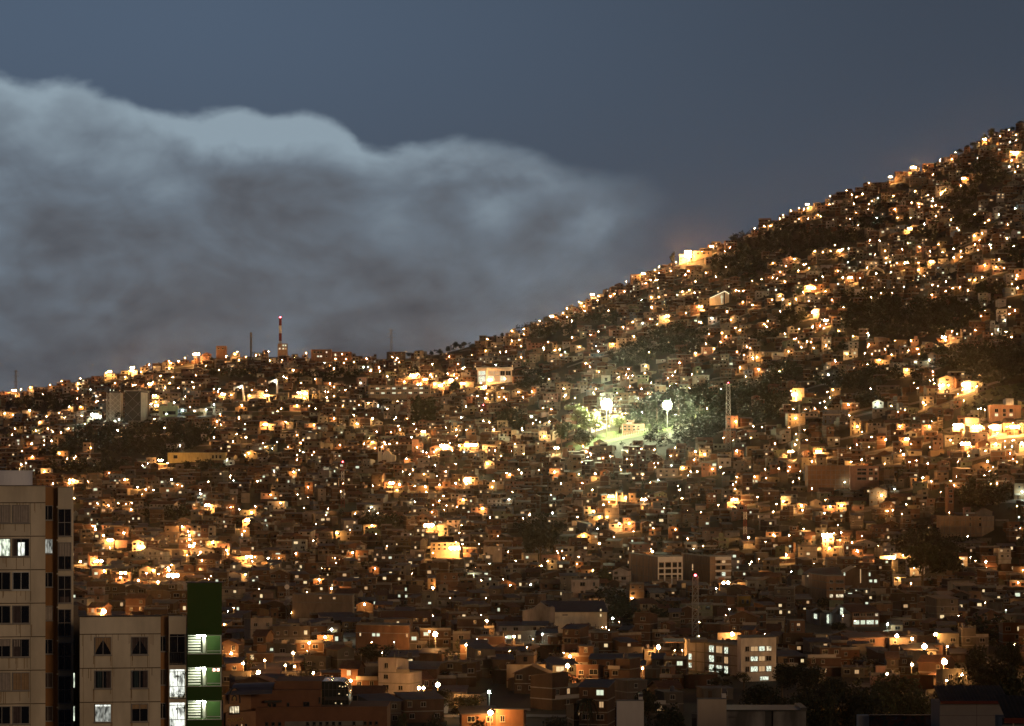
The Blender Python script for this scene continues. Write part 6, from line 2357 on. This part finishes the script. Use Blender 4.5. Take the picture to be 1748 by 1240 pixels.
for cx, cy, rx, ry in WOODS:
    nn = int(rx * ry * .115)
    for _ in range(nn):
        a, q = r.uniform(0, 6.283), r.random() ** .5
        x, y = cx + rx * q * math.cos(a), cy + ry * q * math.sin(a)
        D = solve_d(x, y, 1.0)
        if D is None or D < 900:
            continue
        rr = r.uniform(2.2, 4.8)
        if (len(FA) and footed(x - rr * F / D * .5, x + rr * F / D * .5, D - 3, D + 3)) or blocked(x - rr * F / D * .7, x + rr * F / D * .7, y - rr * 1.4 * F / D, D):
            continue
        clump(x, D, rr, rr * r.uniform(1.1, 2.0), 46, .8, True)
        NB += 1
for _ in range(1500):
    x, y = r.uniform(-80, 1830), r.uniform(230, 1180)
    if y < ridge_y(x) + 5:
        continue
    D = solve_d(x, y, .5)
    if D is None or D < 640:
        continue
    rr = r.uniform(1.4, 3.2)
    if blocked(x - rr * F / D, x + rr * F / D, y - rr * 1.6 * F / D, D) or footed(x - rr * F / D * .6, x + rr * F / D * .6, D - 2, D + 2):
        continue
    clump(x, D, rr, rr * r.uniform(1.2, 1.9), 30 if D > 1300 else 60, .65 if D > 1300 else .42)
for _ in range(70):
    D = r.uniform(BANK[0] + 4, BANK[1])
    x = r.uniform(1645, 1760)
    rr = r.uniform(.8, 2.2)
    clump(x, D, rr, rr * 1.2, 40, .5)
tag(mb.build('hillside_trees_undergrowth', [M['leaf_dark'], M['leaf'], M['leaf_shade']]), 'dark mass of small trees and bushes between the houses', None, None, 'stuff')
# fenced terrace and grassy bank under the tall floodlight
M['grass'] = mat('grass_bank', (.07, .10, .03), var=.5, scale=.5, rough=.9)
mb = MB()
prev = None
for q in range(24):
    x = 965 + q * 8
    a = (wx(x, FL1 - 26), FL1 - 26, ground(x, FL1 - 26) + .4)
    c = (wx(x, FL1 + 16), FL1 + 16, ground(x, FL1 + 16) + .6)
    if prev:
        mb.quad(prev[0], a, c, prev[1])
    prev = (a, c)
tag(mb.build('grass_bank', M['grass']), kind='structure')
mb = MB()
prev = None
for q in range(14):
    x = 1640 + q * 10
    cur_ = [(wx(x, d_), d_, gz(wx(x, d_), d_) + .4) for d_ in (BANK[0], lerp(BANK[0], BANK[1], .35), lerp(BANK[0], BANK[1], .7), BANK[1])]
    if prev:
        for i in range(3):
            mb.quad(prev[i], cur_[i], cur_[i + 1], prev[i + 1])
    prev = cur_
tag(mb.build('grass_bank', M['grass']), kind='structure')
o_ = Vector((wx(1060, FL1 - 14), FL1 - 14, ground(1060, FL1 - 14)))
e = thing('mesh_fence', o_, 'long pale mesh fence along the foot of the floodlit terrace', 'fence')
mb = MB(o_)
for q in range(23):
    x = 1018 + q * 4
    g = ground(x, FL1 - 14)
    mb.bar((wx(x, FL1 - 14), FL1 - 14, g - .5), (wx(x, FL1 - 14), FL1 - 14, g + 3), .09)
mb.build('fence_frame', M['white_paint'], e)
mb = MB(o_)
for k in range(6):
    for q in range(22):
        x, x2 = 1018 + q * 4, 1022 + q * 4
        mb.bar((wx(x, FL1 - 14), FL1 - 14, ground(x, FL1 - 14) + .4 + .5 * k), (wx(x2, FL1 - 14), FL1 - 14, ground(x2, FL1 - 14) + .4 + .5 * k), .04)
mb.build('wire_mesh', M['white_paint'], e)
# ------------------------------------------------------------------ every repeat gets words that single it out
ORD = ['nearest', 'second nearest', 'third nearest', 'fourth nearest', 'fifth nearest', 'sixth nearest', 'seventh nearest', 'eighth nearest', 'ninth nearest', 'tenth nearest'] + ['%s nearest' % w for w in ('eleventh', 'twelfth', 'thirteenth', 'fourteenth', 'fifteenth', 'sixteenth', 'seventeenth', 'eighteenth', 'nineteenth', 'twentieth')]


def single_out(items):
    groups = {}
    for it in items:
        best = min(LMK, key=lambda l: (l[1] - it['x']) ** 2 + ((l[2] - it['y']) * 1.3) ** 2)
        dx, dy = it['x'] - best[1], (it['y'] - best[2]) * 1.3
        w = ('left of' if dx < 0 else 'right of') if abs(dx) > abs(dy) else ('above' if dy < 0 else 'below')
        groups.setdefault((it['attr'], it['noun'], w, best[0]), []).append((dx * dx + dy * dy, it))
    for (attr, noun, w, ph), L in groups.items():
        L.sort(key=lambda t_: t_[0])
        for i, (_, it) in enumerate(L):
            core = f"{attr} {noun} {w} {ph}"
            it['o']['label'] = core if len(L) == 1 else f"{ORD[min(i, 19)]} {core}"


items = []
for s in things_h:
    roof = {'flat': 'flat-roofed', 'tin': 'tin-roofed', 'gable': 'gabled'}[s['roof']]
    lit = {0: 'unlit'}.get(s['nlit'], 'lit')
    items.append(dict(o=s['obj'], x=s['px'], y=(s['ytop'] + s['by']) / 2, attr=f"{lit} {STOREY[s['n']]} {s['wall']}", noun=f"{roof} house"))
single_out(items)
single_out([dict(o=l['obj'], x=l['x'], y=l['y'], attr=('dazzling ' if l['s'] >= 4 else 'bright ' if l['s'] == 3 else 'small ' if l['s'] == 1 else '') + {'o': 'orange', 'w': 'white', 'r': 'red'}[l['k'][0]], noun='street lamp') for l in LTH])
single_out(TREES)
print('HOUSES', n_all, 'things', len(things_h), 'rest', len(rest_h), 'min seen', things_h[-1]['seen'], 'lamps', len(placed), 'fill', nf, 'clumps', NB)
